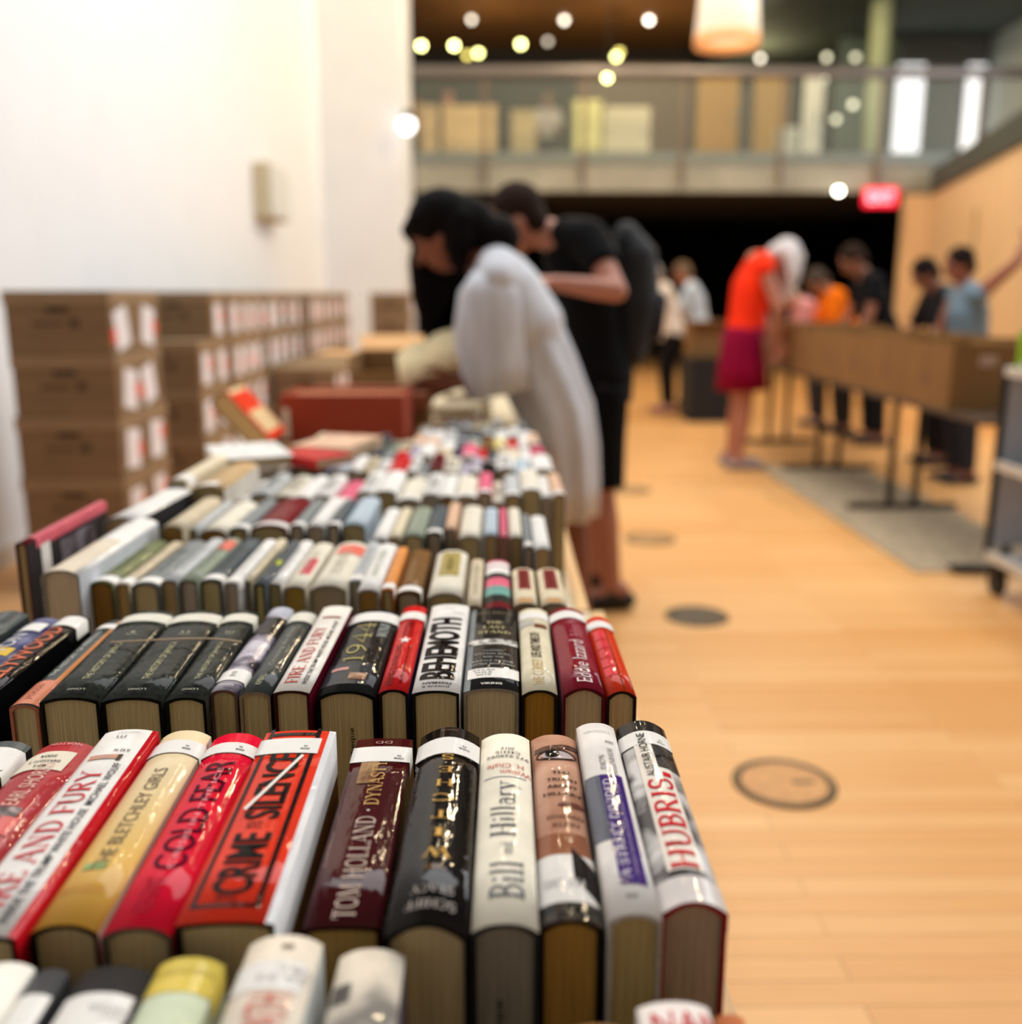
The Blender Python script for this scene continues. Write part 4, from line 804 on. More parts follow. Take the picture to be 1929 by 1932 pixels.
lb = Book('orange-red hardback with a cream band leaning toward the red box', .052, .19, .17, (236, 66, 40), loc=(-.60, 2.50, TABLE+.115), lean=-.72, pages=(240, 206, 150), group=None, coat=.4); lb.patch('cream_band', -.5, .5, .1, .9, mat('cream_band', (232, 200, 150), .4, .3))
t = empty('small_carton', (-.60, 2.50, TABLE+.0004), 'small brown carton propping up the orange-red leaning hardback', 'cardboard box'); obj('box_body', rbox(-.06, .06, 0, .2, 0, .094, .003), CARD, t)
bm = new(); box(bm, lb.t/2+.0003, lb.t/2+.001, .02, .18, .02, .09); obj('cream_print', bm, mat('cream_band', (232, 200, 150), .4, .3), lb.cover)
t = empty('cardboard_box', (-.40, 3.62, TABLE+.0004), 'open cardboard box with bright lit flaps beyond the red box, beside the reading woman', 'box')
bm = new(); h = .28; x = .14
box(bm, -x, x, 0, .006, 0, h-.06); box(bm, -x, x, .294, .3, 0, h); box(bm, -x, -x+.006, .006, .294, 0, h); box(bm, x-.006, x, .006, .294, 0, h); box(bm, -x+.006, x-.006, .006, .294, 0, .006)
obj('box_body', bm, CARD, t)
bm = new()
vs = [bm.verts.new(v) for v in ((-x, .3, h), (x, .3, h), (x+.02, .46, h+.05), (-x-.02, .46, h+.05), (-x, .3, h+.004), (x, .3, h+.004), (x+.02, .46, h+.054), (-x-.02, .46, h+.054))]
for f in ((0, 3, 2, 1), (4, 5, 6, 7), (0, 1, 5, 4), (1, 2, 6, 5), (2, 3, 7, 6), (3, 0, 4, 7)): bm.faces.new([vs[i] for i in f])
obj('flap', bm, mat('lit_card', (206, 156, 100), .8, var=.04), t)  # lighter copy of the card colour, with the light on the flaps painted in
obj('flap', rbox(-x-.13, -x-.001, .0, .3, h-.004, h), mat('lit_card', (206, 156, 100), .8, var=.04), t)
def pile(label, x, y, cols, w_=.16, l_=.22):
    z = TABLE+.0006
    for i, c in enumerate(cols):
        t = empty('paperback_book', (x+random.uniform(-.01, .01), y, z), f'{c} book lying {ordinal(i+1)} from the bottom of the {label}', 'book', label, rot=(0, 0, random.uniform(-.2, .2)))
        th = random.uniform(.02, .035); cm = mat('flat_jacket', COL[c], .4, .4, var=.1)
        obj('page_block', rbox(-w_/2+.004, w_/2-.003, -l_/2+.003, l_/2-.003, .0022, th-.0022), pages_mat((206, 190, 156)), t)
        bm = new(); box(bm, -w_/2, w_/2, -l_/2, l_/2, 0, .002); box(bm, -w_/2, w_/2, -l_/2, l_/2, th-.002, th); box(bm, -w_/2-.002, -w_/2, -l_/2, l_/2, 0, th)
        obj('cover', bm, cm, t); z += th+.0006
pile('pile beside the reading woman', -.10, 3.22, ['beige', 'white', 'peach'], .13, .2)
pile('pile behind the brown lid', -.14, 3.62, ['cream', 'brown', 'white', 'beige'])
pile('far pile at the table end', -.45, 4.3, ['beige', 'tan', 'grey', 'cream', 'brown'])
pile('pile near the man in black', -.12, 4.1, ['brown', 'black', 'grey', 'cream'])
# ------------------------------------------------------------------ archive boxes along the white wall
BXW, BXD, BXH = .43, .305, .250
LIDM = mat('cardboard_lid', (148, 124, 96), .85, var=.06, scale=5, spec=.1); BODY = mat('cardboard_body', (130, 106, 80), .85, var=.07, scale=5, stretch=(1, 1, 3), spec=.1)
BLAB = mat('white_box_label', (226, 224, 228), .6, var=.05, scale=60); RDOT = mat('red_dot_sticker', (226, 74, 48), .5, var=0); PRINT = mat('box_print', (78, 56, 36), .8, var=.3, scale=80)
NBX = [0]
def make_archive(label, seed):
    rnd = random.Random(seed); t = empty('archive_box', (0, 0, 0), label, 'cardboard box', 'archive boxes stacked along the white wall')
    w, d, h = BXW/2-.004, BXD/2-.004, BXH
    obj('box_body', rbox(-w+.004, w-.004, -d+.004, d-.004, 0, h-.0025, .003), BODY, t)
    bm = new(); z0, z1 = h-.055, h-.0005
    box(bm, -w, w, -d, -d+.0038, z0, z1); box(bm, -w, w, d-.0038, d, z0, z1); box(bm, -w, -w+.0038, -d+.0038, d-.0038, z0, z1); box(bm, w-.0038, w, -d+.0038, d-.0038, z0, z1); box(bm, -w+.0038, w-.0038, -d+.0038, d-.0038, h-.0024, z1)
    obj('lid', bm, LIDM, t)
    a = rnd.uniform(-.35, .35); cy = rnd.uniform(-.035, .03)
    def lab(cx, cz, lw, lh, ang, m, nm, off):
        bm = new(); box(bm, w-.004+off, w-.0035+off, -lw/2, lw/2, -lh/2, lh/2)
        bmesh.ops.rotate(bm, cent=(0, 0, 0), matrix=Matrix.Rotation(ang, 3, 'X'), verts=bm.verts); bmesh.ops.translate(bm, vec=(0, cx, cz), verts=bm.verts); obj(nm, bm, m, t)
    lab(cy*.6, .10, .15, .165, a*.7, BLAB, 'address_label', 0)
    bm = new(); cyl(bm, (w-.0034, cy+.085*(1 if rnd.random() < .6 else -1), rnd.uniform(.06, .16)), (w-.0028, cy+.085, .12), .022, n=16)
    bm.free(); bm = new(); yy = cy+.078*(1 if rnd.random() < .6 else -1); zz = rnd.uniform(.07, .15); cyl(bm, (w-.0036, yy, zz), (w-.0031, yy, zz), .022, n=16) if False else box(bm, w-.0036, w-.0030, yy-.024, yy+.024, zz-.03, zz+.03)
    obj('red_sticker', bm, RDOT, t)
    bm = new(); box(bm, w-.0038, w-.0032, -.045, .045, h-.052, h-.028); obj('hand_hole', bm, mat('hand_hole_dark', (40, 28, 18), .9, var=0), t) if False else bm.free()
    bm = new(); box(bm, -.10, .02, -d+.0035, -d+.0039, .115, .128); box(bm, .045, .085, -d+.0035, -d+.0039, .105, .14); obj('printed_marks', bm, PRINT, t)
    bm = new(); box(bm, -.045, .045, -d+.0036, -d+.0040, .165, .185); obj('hand_hole', bm, mat('hand_hole_dark', (40, 28, 18), .9, var=0), t)
    return t
protos = []
def copy_tree(o, parent=None):
    c = o.copy(); C.objects.link(c); c.parent = parent
    for ch in list(o.children): copy_tree(ch, c)
    return c
def place_box(x, y, z, label, k=0, rz=0):
    i = NBX[0]; NBX[0] += 1
    if len(protos) < 6: o = make_archive(label, 11+len(protos)); protos.append(o)
    else: o = copy_tree(protos[i*5 % 6]); o['label'] = label
    o.location = (x, y, z); o.rotation_euler = (0, 0, rz)
levels = ['bottom', 'second', 'third', 'fourth', 'top']
XR = -1.543
cols = [(4.153, 5, 'nearest stack'), (4.463, 5, 'second stack from the front')]
yy = 5.30; names = []
cols.append((yy, 4, 'first low stack behind the gap')); yy += .309
for i in range(8): cols.append((yy, 5, f'{ordinal(i+1)} stack past the low one')); yy += .309
yy += .33
for i in range(7): cols.append((yy, 5, f'{ordinal(i+1)} stack past the second gap')); yy += .309
for y, n, nm in cols:
    dx = random.uniform(-.008, .008)
    for k in range(n):
        lv = 'top' if k == n-1 else levels[k]
        place_box(XR-BXW/2+dx+random.uniform(-.006, .006), y, .0005+k*(BXH+.001), f'brown archive box, {lv} of the {nm} by the wall')
place_box(-1.78, 5.0-.005, 0.0005, 'brown archive box alone on the floor in the gap between stacks') if False else None
for k in range(5): place_box(-1.16, 10.95, .0005+k*(BXH+.001), f'brown archive box, {levels[k]} of the lone stack before the white pier')
for i in range(5):  # lower boxes in front, on the aisle side of the wall stacks
    for k in range(3): place_box(XR+BXW/2+.01+.0, 6.9+i*.315, .0005+k*(BXH+.001), f'brown archive box, {levels[k] if k < 2 else "top"} of the {ordinal(i+1)} low stack on the aisle side')
# ------------------------------------------------------------------ right hand tables with open cardboard boxes
def ttable(y0, y1, legs, label):
    cx = 2.38; t = empty('training_table', (cx, (y0+y1)/2, 0), label, 'table'); cy = (y0+y1)/2
    obj('tabletop', rbox(-.33, .33, y0-cy, y1-cy, .695, .7195, .003), mat('dark_laminate', (70, 50, 32), .5, var=.1), t)
    for ly in legs:
        bm = new(); cyl(bm, (-.075, ly-cy, .035), (-.075, ly-cy, .689), .021, n=14); obj('leg', bm, BLK, t)
        bm = new(); cyl(bm, (.075, ly-cy, .035), (.075, ly-cy, .689), .021, n=14); obj('leg', bm, BLK, t)
        obj('foot', rbox(-.32, .32, ly-cy-.035, ly-cy+.035, .0085, .034, .008), BLK, t)
ttable(4.13, 5.88, (4.3, 5.66), 'black footed table under the nearest right-hand cardboard boxes')
ttable(5.90, 8.60, (7.0, 8.32), 'black footed long table under the farther right-hand cardboard boxes')
CB = mat('tan_carton', (136, 102, 64), .85, var=.07, scale=4, stretch=(1, 3, 1), spec=.1); CBE = mat('carton_print', (120, 84, 50), .85, var=.2, scale=30)
def carton(x, y, label, k):
    t = empty('open_carton', (x, y, .7200), label, 'cardboard box', 'cartons lined up on the right-hand tables'); w, d, h = .155, .245, .30+random.uniform(-.01, .012)
    bm = new(); th = .006
    box(bm, -w, w, -d, -d+th, 0, h); box(bm, -w, w, d-th, d, 0, h); box(bm, -w, -w+th, -d+th, d-th, 0, h); box(bm, w-th, w, -d+th, d-th, 0, h); box(bm, -w+th, w-th, -d+th, d-th, 0, th)
    obj('box_body', bm, CB, t)
    bm = new(); box(bm, -w-.0008, -w-.0001, -.05, .07, .09, .16); obj('printed_panel', bm, CBE, t)
    bm = new(); box(bm, -w+th+.002, w-th-.002, -d+th+.004, d-th-.004, th+.001, h-.05); obj('packed_books', bm, mat('packed_pages', (190, 172, 144), .8, var=.2, scale=14, stretch=(1, 12, 1)), t)
    if k == 0: bm = new(); box(bm, -.03, .05, -d-.0008, -d-.0001, .2, .25); obj('pale_sticker', bm, mat('dusty_sticker', (190, 160, 140), .6), t)
for i in range(8):
    for j in (0, 1): carton(2.215+j*.322, 4.73+i*.494, f'tan open carton, {ordinal(i+1)} from the near end on the {"aisle" if j == 0 else "far"} side of the right tables', i+j)
# ------------------------------------------------------------------ book cart
t = empty('book_cart', (2.32, 3.50, 0), 'grey metal book cart on black casters at the right edge', 'cart')
GM = mat('grey_cart_metal', (186, 192, 200), .4, metal=.2, var=.04); DKM = mat('dark_cart_frame', (34, 36, 36), .4, metal=.5); LIPM = mat('cart_shelf_lip', (206, 202, 192), .4, metal=.1)
for sy in (-1, 1):
    for sx in (-1, 1): obj('upright', rbox(*sorted((sx*.26, sx*.236)), *sorted((sy*.53, sy*.505)), .15, .96, .004), DKM, t)
    obj('end_panel', rbox(-.235, .235, *sorted((sy*.528, sy*.512)), .2, .95), GM, t)
obj('back_panel', rbox(-.006, .006, -.511, .511, .17, .93), GM, t)
for z in (.16, .545, .93):
    obj('shelf', rbox(-.235, .235, -.511, .511, z-.012, z) if z > .9 else rbox(.0065, .235, -.511, .511, z-.012, z), GM, t)
    if z < .9: obj('shelf', rbox(-.235, -.0065, -.511, .511, z-.012, z), GM, t)
    obj('shelf_lip', rbox(-.262, -.236, -.504, .504, z-.014, z+.022, .003), LIPM, t)
for sx in (-1, 1):
    for sy in (-1, 1):
        bm = new(); cyl(bm, (sx*.22-.014, sy*.46, .055), (sx*.22+.014, sy*.46, .055), .055, n=24); w_ = obj('caster_wheel', bm, mat('rubber_black', (20, 20, 20), .6), t)
        bm = new(); box(bm, sx*.22-.022, sx*.22-.016, sy*.46-.02, sy*.46+.02, .05, .13); box(bm, sx*.22+.016, sx*.22+.022, sy*.46-.02, sy*.46+.02, .05, .13); box(bm, sx*.22-.022, sx*.22+.022, sy*.46-.02, sy*.46+.02, .13, .149); obj('caster_fork', bm, DKM, t)
def cart_book(x, y, w_, th, h, col, label):
    t = empty('picture_book', (x, y, .9305), label, 'book'); cm = mat('cover_'+col, COL[col] if col != 'lime' else (140, 190, 30), .4, .5, var=.1)
    obj('page_block', rbox(-w_/2+.004, w_/2-.004, -th/2+.002, th/2-.002, .003, h-.003), pages_mat((206, 190, 156)), t)
    bm = new(); box(bm, -w_/2, w_/2, -th/2, -th/2+.002, 0, h); box(bm, -w_/2, w_/2, th/2-.002, th/2, 0, h); box(bm, -w_/2-.002, -w_/2, -th/2, th/2, 0, h); obj('cover', bm, cm, t); return t
tt = cart_book(2.12, 3.93, .09, .03, .17, 'lime', 'lime green book standing on top of the grey book cart')
obj('white_label', rbox(-.044, .044, -.0162, -.0155, .004, .05), STK, tt)
cart_book(2.20, 3.80, .05, .03, .15, 'red', 'red-orange book standing on the grey book cart beside the green one')
t = empty('carton', (2.35, 3.95, .9305), 'brown carton on the back of the grey book cart', 'cardboard box'); obj('box_body', rbox(-.13, .13, -.06, .06, 0, .2, .003), CARD, t)
t = empty('paper_stack', (2.33, 3.95, 1.1310), 'white paper bundle on the carton of the book cart', 'papers'); obj('sheets', rbox(-.11, .11, -.05, .05, 0, .06, .006), mat('white_paper', (232, 228, 222), .7), t)
# ------------------------------------------------------------------ furniture and goods on the gallery
GZ = 3.2405
def gal(name, label, cat, px0, px1, Y, z0, z1, d, col, parts=None):
    x0, x1 = at(px0, 200, Y=Y).x, at(px1, 200, Y=Y).x
    t = empty(name, ((x0+x1)/2, Y, z0), label, cat); w_ = (x1-x0)/2
    obj('body', rbox(-w_, w_, 0, d, 0, z1-z0, .01), mat('gallery_'+name, col, .6, var=.08), t)
    if parts == 'lid': obj('lid', rbox(-w_-.01, w_+.01, -.01, d+.01, z1-z0+.0005, z1-z0+.05, .008), mat('gallery_lid', tuple(min(255, q+14) for q in col), .6), t)
    if parts == 'door': obj('door', rbox(-w_+.03, w_-.03, -.012, -.0005, .05, z1-z0-.05, .004), mat('gallery_door', tuple(max(0, q-20) for q in col), .6), t); obj('handle', rbox(w_-.09, w_-.07, -.03, -.0125, (z1-z0)*.45, (z1-z0)*.6), STEEL, t)
    return t
gal('storage_chest', 'tan chest behind the left end of the glass balustrade', 'chest', 835, 936, 15.9, GZ, 3.98, .5, (206, 176, 120), 'lid')
gal('waste_bin', 'narrow tan bin beside the white pier on the gallery', 'bin', 792, 824, 15.7, GZ, 3.95, .3, (206, 176, 124), 'lid')
gal('storage_chest', 'pale yellow chest in the middle of the gallery', 'chest', 1084, 1135, 16.0, GZ, 4.08, .4, (206, 204, 130), 'lid')
gal('low_cabinet', 'long cream cabinet in the middle of the gallery', 'cabinet', 1140, 1228, 16.1, GZ, 4.05, .45, (206, 200, 170), 'door')
gal('storage_chest', 'small olive-tan chest left of the seated grey figure on the gallery', 'chest', 965, 1012, 15.8, GZ, 3.9, .3, (170, 152, 104), 'lid')
gal('banner_stand', 'tall narrow white stand at the right of the gallery', 'stand', 1518, 1554, 16.2, GZ, 4.55, .06, (232, 234, 218), 'door')
gal('low_cabinet', 'low pale cabinet at the foot of the white stand', 'cabinet', 1478, 1512, 16.2, GZ, 3.78, .4, (200, 204, 190), 'door')
gal('wardrobe', 'mustard yellow cupboard behind the glass balustrade, left one', 'cupboard', 1318, 1395, 17.6, GZ, 4.95, .4, (190, 144, 40), 'door')
gal('wardrobe', 'mustard yellow cupboard behind the glass balustrade, right one', 'cupboard', 1430, 1488, 17.6, GZ, 4.95, .4, (190, 150, 60), 'door')
gal('wall_partition', 'wide dark ochre partition across the back of the gallery', 'partition', 1090, 1300, 18.6, GZ, 5.2, .1, (92, 66, 24))
gal('wall_partition', 'green-grey partition at the right back of the gallery', 'partition', 1580, 1690, 18.4, GZ, 5.6, .1, (96, 112, 104))
gal('bookcase', 'dark bookcase between the mustard cupboards', 'bookcase', 1400, 1424, 18.3, GZ, 4.7, .3, (66, 54, 40), 'door')
# ------------------------------------------------------------------ people
def V3(*a): return Vector(a)
def pose(x, y, yaw, h, lean=15, head=20, ua=(20, 20), fa=(60, 60), z0=0, spread=.03, neck=.105, sit=False):
    """joint positions; yaw 0 faces +X, lean and head in degrees forward"""
    f = V3(math.cos(yaw), math.sin(yaw), 0); s = V3(-math.sin(yaw), math.cos(yaw), 0); u = V3(0, 0, 1); o = V3(x, y, z0)
    r = math.radians; hz = .52*h if not sit else .27*h
    J = dict(f=f, s=s, h=h, o=o); P = o+u*hz - f*(.02*h if lean > 10 else 0); d = f*math.sin(r(lean))+u*math.cos(r(lean))
    J['pelvis'] = P; J['waist'] = P+d*.10*h; J['chest'] = P+d*.21*h; J['neck'] = P+d*.295*h
    d2 = f*math.sin(r(lean+head))+u*math.cos(r(lean+head)); J['d2'] = d2; J['head'] = J['neck']+d2*neck*h
    for i, sg in enumerate((-1, 1)):
        k = 'RL'[i]; J['sh'+k] = P+d*.275*h+s*sg*.105*h
        a = r(ua[i]); J['el'+k] = J['sh'+k]+(f*math.sin(a)-u*math.cos(a)+s*sg*spread*4).normalized()*.165*h
        a = r(fa[i]); J['wr'+k] = J['el'+k]+(f*math.sin(a)-u*math.cos(a)-s*sg*.12).normalized()*.145*h
        J['hip'+k] = P+s*sg*.05*h-u*.01*h
        if sit: J['kn'+k] = J['hip'+k]+f*.24*h; J['an'+k] = V3(J['kn'+k].x, J['kn'+k].y, z0+.045*h)
        else: J['kn'+k] = o+s*sg*.055*h+u*.28*h+f*.01*h; J['an'+k] = o+s*sg*.06*h+u*.045*h-f*.01*h
    return J
def ellipsoid(bm, c, ax, r, n=16):
    """r = radii along (forward, side, up) of the frame ax"""
    v0 = len(bm.verts); M = Matrix((ax[0], ax[1], ax[2])).transposed().to_4x4()
    bmesh.ops.create_uvsphere(bm, u_segments=n, v_segments=n*3//4, radius=1, matrix=Matrix.Translation(c) @ M @ Matrix.Diagonal((r[0], r[1], r[2], 1)))
def person(label, J, skin, hair, top, bottom, detail=False, sleeve=.45, shoes=(30, 28, 28), bottom_kind='trousers', hair_kind='short', voxel=.014, group=None, top_extra=None, face=None):
    h, f, s, o = J['h'], J['f'], J['s'], J['o']; u = V3(0, 0, 1)
    t = empty('person', o, label, 'person', group)
    def part(name, bm, m, vox=voxel, sm=4, parent=None):
        ob = obj(name, bm, m, None, smooth=True, origin=o); ob.parent = parent or t; ob.location = (0, 0, 0)
        if vox: remesh(ob, vox, sm)
        return ob
    SK = mat('skin', skin, .55, var=.05, scale=6)
    # ---- body, one continuous surface
    bm = new()
    tube(bm, [J['pelvis']-u*.02*h, J['pelvis']+u*.02*h, J['waist'], J['chest'], J['neck']-(J['neck']-J['chest'])*.15], [(.085*h, .062*h), (.09*h, .066*h), (.072*h, .055*h), (.088*h, .062*h), (.075*h, .045*h)], 18, side=s)
    hd = J['head']; d2 = J['d2']; side = s; ff = side.cross(d2); ff = -ff if ff.dot(f) < 0 else ff
    fd = (face or ff).normalized(); upv = fd.cross(side) if fd.cross(side).z > 0 or True else d2
    upv = side.cross(fd); upv = -upv if upv.dot(d2) < 0 else upv
    tube(bm, [J['neck']-(hd-J['neck'])*.25, hd-upv*.02*h], [.036*h, .033*h], 14, side=s)
    ax = (fd, side, upv)
    ellipsoid(bm, hd+upv*.01*h, ax, (.056*h, .046*h, .060*h)); ellipsoid(bm, hd-upv*.025*h+fd*.012*h, ax, (.042*h, .036*h, .042*h))
    tube(bm, [hd+fd*.050*h+upv*.008*h, hd+fd*.064*h-upv*.012*h], [.006*h, .009*h], 8, side=s)           # nose
    tube(bm, [hd+fd*.046*h-upv*.036*h-side*.012*h, hd+fd*.046*h-upv*.036*h+side*.012*h], [.006*h]*2, 8, side=u)   # lips
    for sg in (-1, 1): ellipsoid(bm, hd+side*sg*.046*h-upv*.005*h, ax, (.012*h, .006*h, .018*h), 10)     # ears
    for k, sg in (('R', -1), ('L', 1)):
        tube(bm, [J['neck']-(J['neck']-J['sh'+k])*.3, J['sh'+k]], [.036*h, .033*h], 12, side=u)
        tube(bm, [J['sh'+k], (J['sh'+k]+J['el'+k])/2, J['el'+k]], [.032*h, .027*h, .022*h], 12, side=u)
        tube(bm, [J['el'+k], J['el'+k]*.65+J['wr'+k]*.35, J['wr'+k]], [.022*h, .022*h, .0145*h], 12, side=u)
        tube(bm, [J['hip'+k], (J['hip'+k]+J['kn'+k])/2, J['kn'+k]], [.054*h, .046*h, .033*h], 14, side=s)
        tube(bm, [J['kn'+k], J['kn'+k]*.68+J['an'+k]*.32, J['an'+k]], [.033*h, .034*h, .021*h], 14, side=s)
        tube(bm, [J['an'+k]-f*.02*h, J['an'+k]+f*.05*h-u*.02*h, J['an'+k]+f*.10*h-u*.03*h], [.021*h, .02*h, .013*h], 10, side=s)
        # hand: palm, four fingers, thumb
        wd = (J['wr'+k]-J['el'+k]).normalized(); up_ = J.get('palm'+k, V3(0, 0, 1)); sd = wd.cross(up_); sd = sd.normalized() if sd.length > .1 else V3(1, 0, 0); nn = sd.cross(wd).normalized()
        w0 = J['wr'+k]; pc = w0+wd*.055*h
        tube(bm, [w0, w0+wd*.025*h, pc], [(.013*h, .012*h), (.021*h, .010*h), (.023*h, .008*h)], 12, side=sd)
        for i, (off, ln) in enumerate(((-.018, .040), (-.006, .046), (.006, .043), (.018, .034))):
            b0 = pc+sd*off*h-wd*.006*h; b1 = b0+wd*ln*.55*h-nn*.006*h; b2 = b1+(wd*.6-nn*.8).normalized()*ln*.5*h
            tube(bm, [b0, b1, b2], [.0056*h, .0052*h, .0042*h], 8, side=sd)
        th0 = w0+wd*.018*h+sd*(.018*h)*(-sg); tube(bm, [th0, th0+(wd*.6-sd*sg*.8)*.022*h-nn*.004*h, th0+(wd*.9-sd*sg*.5)*.042*h-nn*.012*h], [.0075*h, .0066*h, .0052*h], 8, side=nn)
    body = part('body', bm, SK, vox=.0068 if detail else voxel, sm=2)
    # ---- face
    for sg in (-1, 1):
        bm = new(); ellipsoid(bm, hd+fd*.049*h+side*sg*.018*h+upv*.010*h, ax, (.006*h, .008*h, .0055*h), 10); part('eye', bm, mat('eye', (50, 38, 32), .2, var=0), vox=None)
        bm = new(); tube(bm, [hd+fd*.053*h+side*sg*.008*h+upv*.024*h, hd+fd*.050*h+side*sg*.028*h+upv*.025*h], [.003*h]*2, 6, side=u); part('eyebrow', bm, mat('hair', hair, .8, var=.15, scale=60, spec=.08), vox=None)
    # ---- hair
    HM = mat('hair', hair, .8, var=.15, scale=60, spec=.08); bm = new()
    ellipsoid(bm, hd+upv*.022*h-fd*.012*h, ax, (.060*h, .054*h, .058*h)); ellipsoid(bm, hd-fd*.030*h-upv*.012*h, ax, (.034*h, .048*h, .045*h))
    if hair_kind == 'hanging':
        for sg in (-1, -.3, .3, 1): tube(bm, [hd+side*sg*.045*h-fd*.0*h+upv*.02*h, hd+side*sg*.055*h-u*.06*h+f*.03*h, hd+side*sg*.045*h-u*.16*h+f*.02*h] if abs(sg) == 1 else [hd+upv*.05*h+side*sg*.03*h, hd+f*.06*h+side*sg*.04*h, hd+f*.055*h-u*.10*h+side*sg*.05*h], [.030*h, .028*h, .012*h], 10, side=side)
    if hair_kind == 'long_dark':
        ellipsoid(bm, hd+upv*.028*h-fd*.016*h, ax, (.066*h, .060*h, .060*h)); ellipsoid(bm, hd-fd*.045*h+upv*.01*h, ax, (.045*h, .056*h, .062*h))
        ellipsoid(bm, J['neck']*.55+hd*.45+u*.045*h, ax, (.06*h, .056*h, .06*h)); ellipsoid(bm, J['neck']+u*.045*h-f*.02*h, ax, (.048*h, .05*h, .045*h))
        fs = -side if side.y < 0 else side      # far side of the head from the aisle
        for i_, (a_, b_, l_) in enumerate(((.02, .050, .17), (.045, .040, .20), (.0, .052, .15), (-.03, .05, .13))):
            p0 = hd+fs*b_*h+fd*(a_-.02)*h+upv*.02*h; tube(bm, [p0, p0-u*.05*h+f*.012*h+fs*.008*h, p0-u*l_*.6*h+f*.01*h+fs*.006*h, p0-u*l_*h], [.026*h, .028*h, .024*h, .010*h], 10, side=side)
        for i_, (a_, l_) in enumerate(((-.034, .075), (-.052, .10))):   # near side, behind the ear
            p0 = hd-fs*.040*h+fd*a_*h+upv*.0*h; tube(bm, [p0, p0-u*.04*h-fs*.006*h, p0-u*l_*h], [.024*h, .022*h, .010*h], 10, side=side)
        tube(bm, [hd+upv*.055*h+fd*.02*h-side*.025*h, hd+upv*.045*h+fd*.042*h, hd+upv*.05*h+fd*.02*h+side*.03*h], [.020*h, .020*h, .020*h], 10, side=upv); tube(bm, [hd+upv*.045*h+fd*.040*h+fs*.02*h, hd+upv*.01*h+fd*.045*h+fs*.042*h, hd-upv*.02*h+fd*.03*h+fs*.055*h], [.022*h, .018*h, .018*h], 10, side=upv)   # fringe
    if hair_kind == 'bun': ellipsoid(bm, hd-fd*.06*h+upv*.03*h, ax, (.03*h, .03*h, .03*h))
    part('hair', bm, HM, vox=voxel*.7, sm=2)
    # ---- clothes
    if top is not None and not (top_extra == 'dress'):
        bm = new(); hem = J['pelvis']-u*.045*h if not J.get('sit') else J['pelvis']
        tube(bm, [hem, J['pelvis']+u*.02*h, J['waist'], J['chest'], J['neck']-(J['neck']-J['chest'])*.12], [(.102*h, .078*h), (.104*h, .080*h), (.094*h, .074*h), (.106*h, .078*h), (.082*h, .054*h)], 20, side=s, caps='flat')
        for k in 'RL':
            tube(bm, [J['neck']-(J['neck']-J['sh'+k])*.25, J['sh'+k]], [.044*h, .044*h], 12, side=u)
            if sleeve > 0: tube(bm, [J['sh'+k], J['sh'+k].lerp(J['el'+k], min(1, sleeve*2))]+([J['el'+k].lerp(J['wr'+k], sleeve*2-1)] if sleeve > .5 else []), [.043*h, .038*h]+([.026*h] if sleeve > .5 else []), 14, side=u, caps='flat')
        part('shirt', bm, mat('shirt', top, .85, var=.08, scale=5, spec=.1))
    if bottom_kind in ('trousers', 'shorts'):
        bm = new(); e = .93 if bottom_kind == 'trousers' else -.15
        tube(bm, [J['pelvis']-u*.03*h, J['pelvis']+u*.02*h, J['pelvis']+u*.05*h], [(.092*h, .074*h), (.098*h, .076*h), (.092*h, .072*h)], 18, side=s, caps='flat')
        for k in 'RL':
            pts = [J['hip'+k], (J['hip'+k]+J['kn'+k])/2, J['kn'+k]]; rr = [.066*h, .058*h, .046*h]
            if bottom_kind == 'trousers': pts.append(J['kn'+k].lerp(J['an'+k], e)); rr.append(.036*h)
            else: pts[-1] = J['hip'+k].lerp(J['kn'+k], 1.0); rr[-1] = .056*h
            tube(bm, pts, rr, 16, side=s, caps='flat')
        part(bottom_kind, bm, mat(bottom_kind, bottom, .85, var=.08, scale=5, spec=.1))
    if bottom_kind == 'skirt':
        bm = new(); kc = (J['knL']+J['knR'])/2
        tube(bm, [kc.lerp(J['pelvis'], .22), kc.lerp(J['pelvis'], .6), J['pelvis']+u*.03*h, J['waist']-u*.02*h], [(.125*h, .105*h), (.118*h, .098*h), (.106*h, .082*h), (.094*h, .074*h)], 36, side=s, caps=None, fold=(.05, 8))
        ob = part('skirt', bm, mat('skirt', bottom, .85, var=.08, scale=5, spec=.1), vox=None); m_ = ob.modifiers.new('cloth_thickness', 'SOLIDIFY'); m_.thickness = .004
    for k in 'RL':
        bm = new(); a = J['an'+k]; base = a-u*(a.z-o.z)+u*.022*h
        tube(bm, [base-f*.035*h, base+f*.02*h, base+f*.075*h, base+f*.115*h], [(.022*h, .0215*h), (.026*h, .0215*h), (.029*h, .0175*h), (.018*h, .011*h)], 14, side=s)
        tube(bm, [base, a+u*.0*h], [.025*h, .024*h], 12, side=s, caps='flat')
        part('shoe', bm, mat('shoe', shoes, .5, var=.05), vox=.010 if detail else .014, sm=2)
    return t
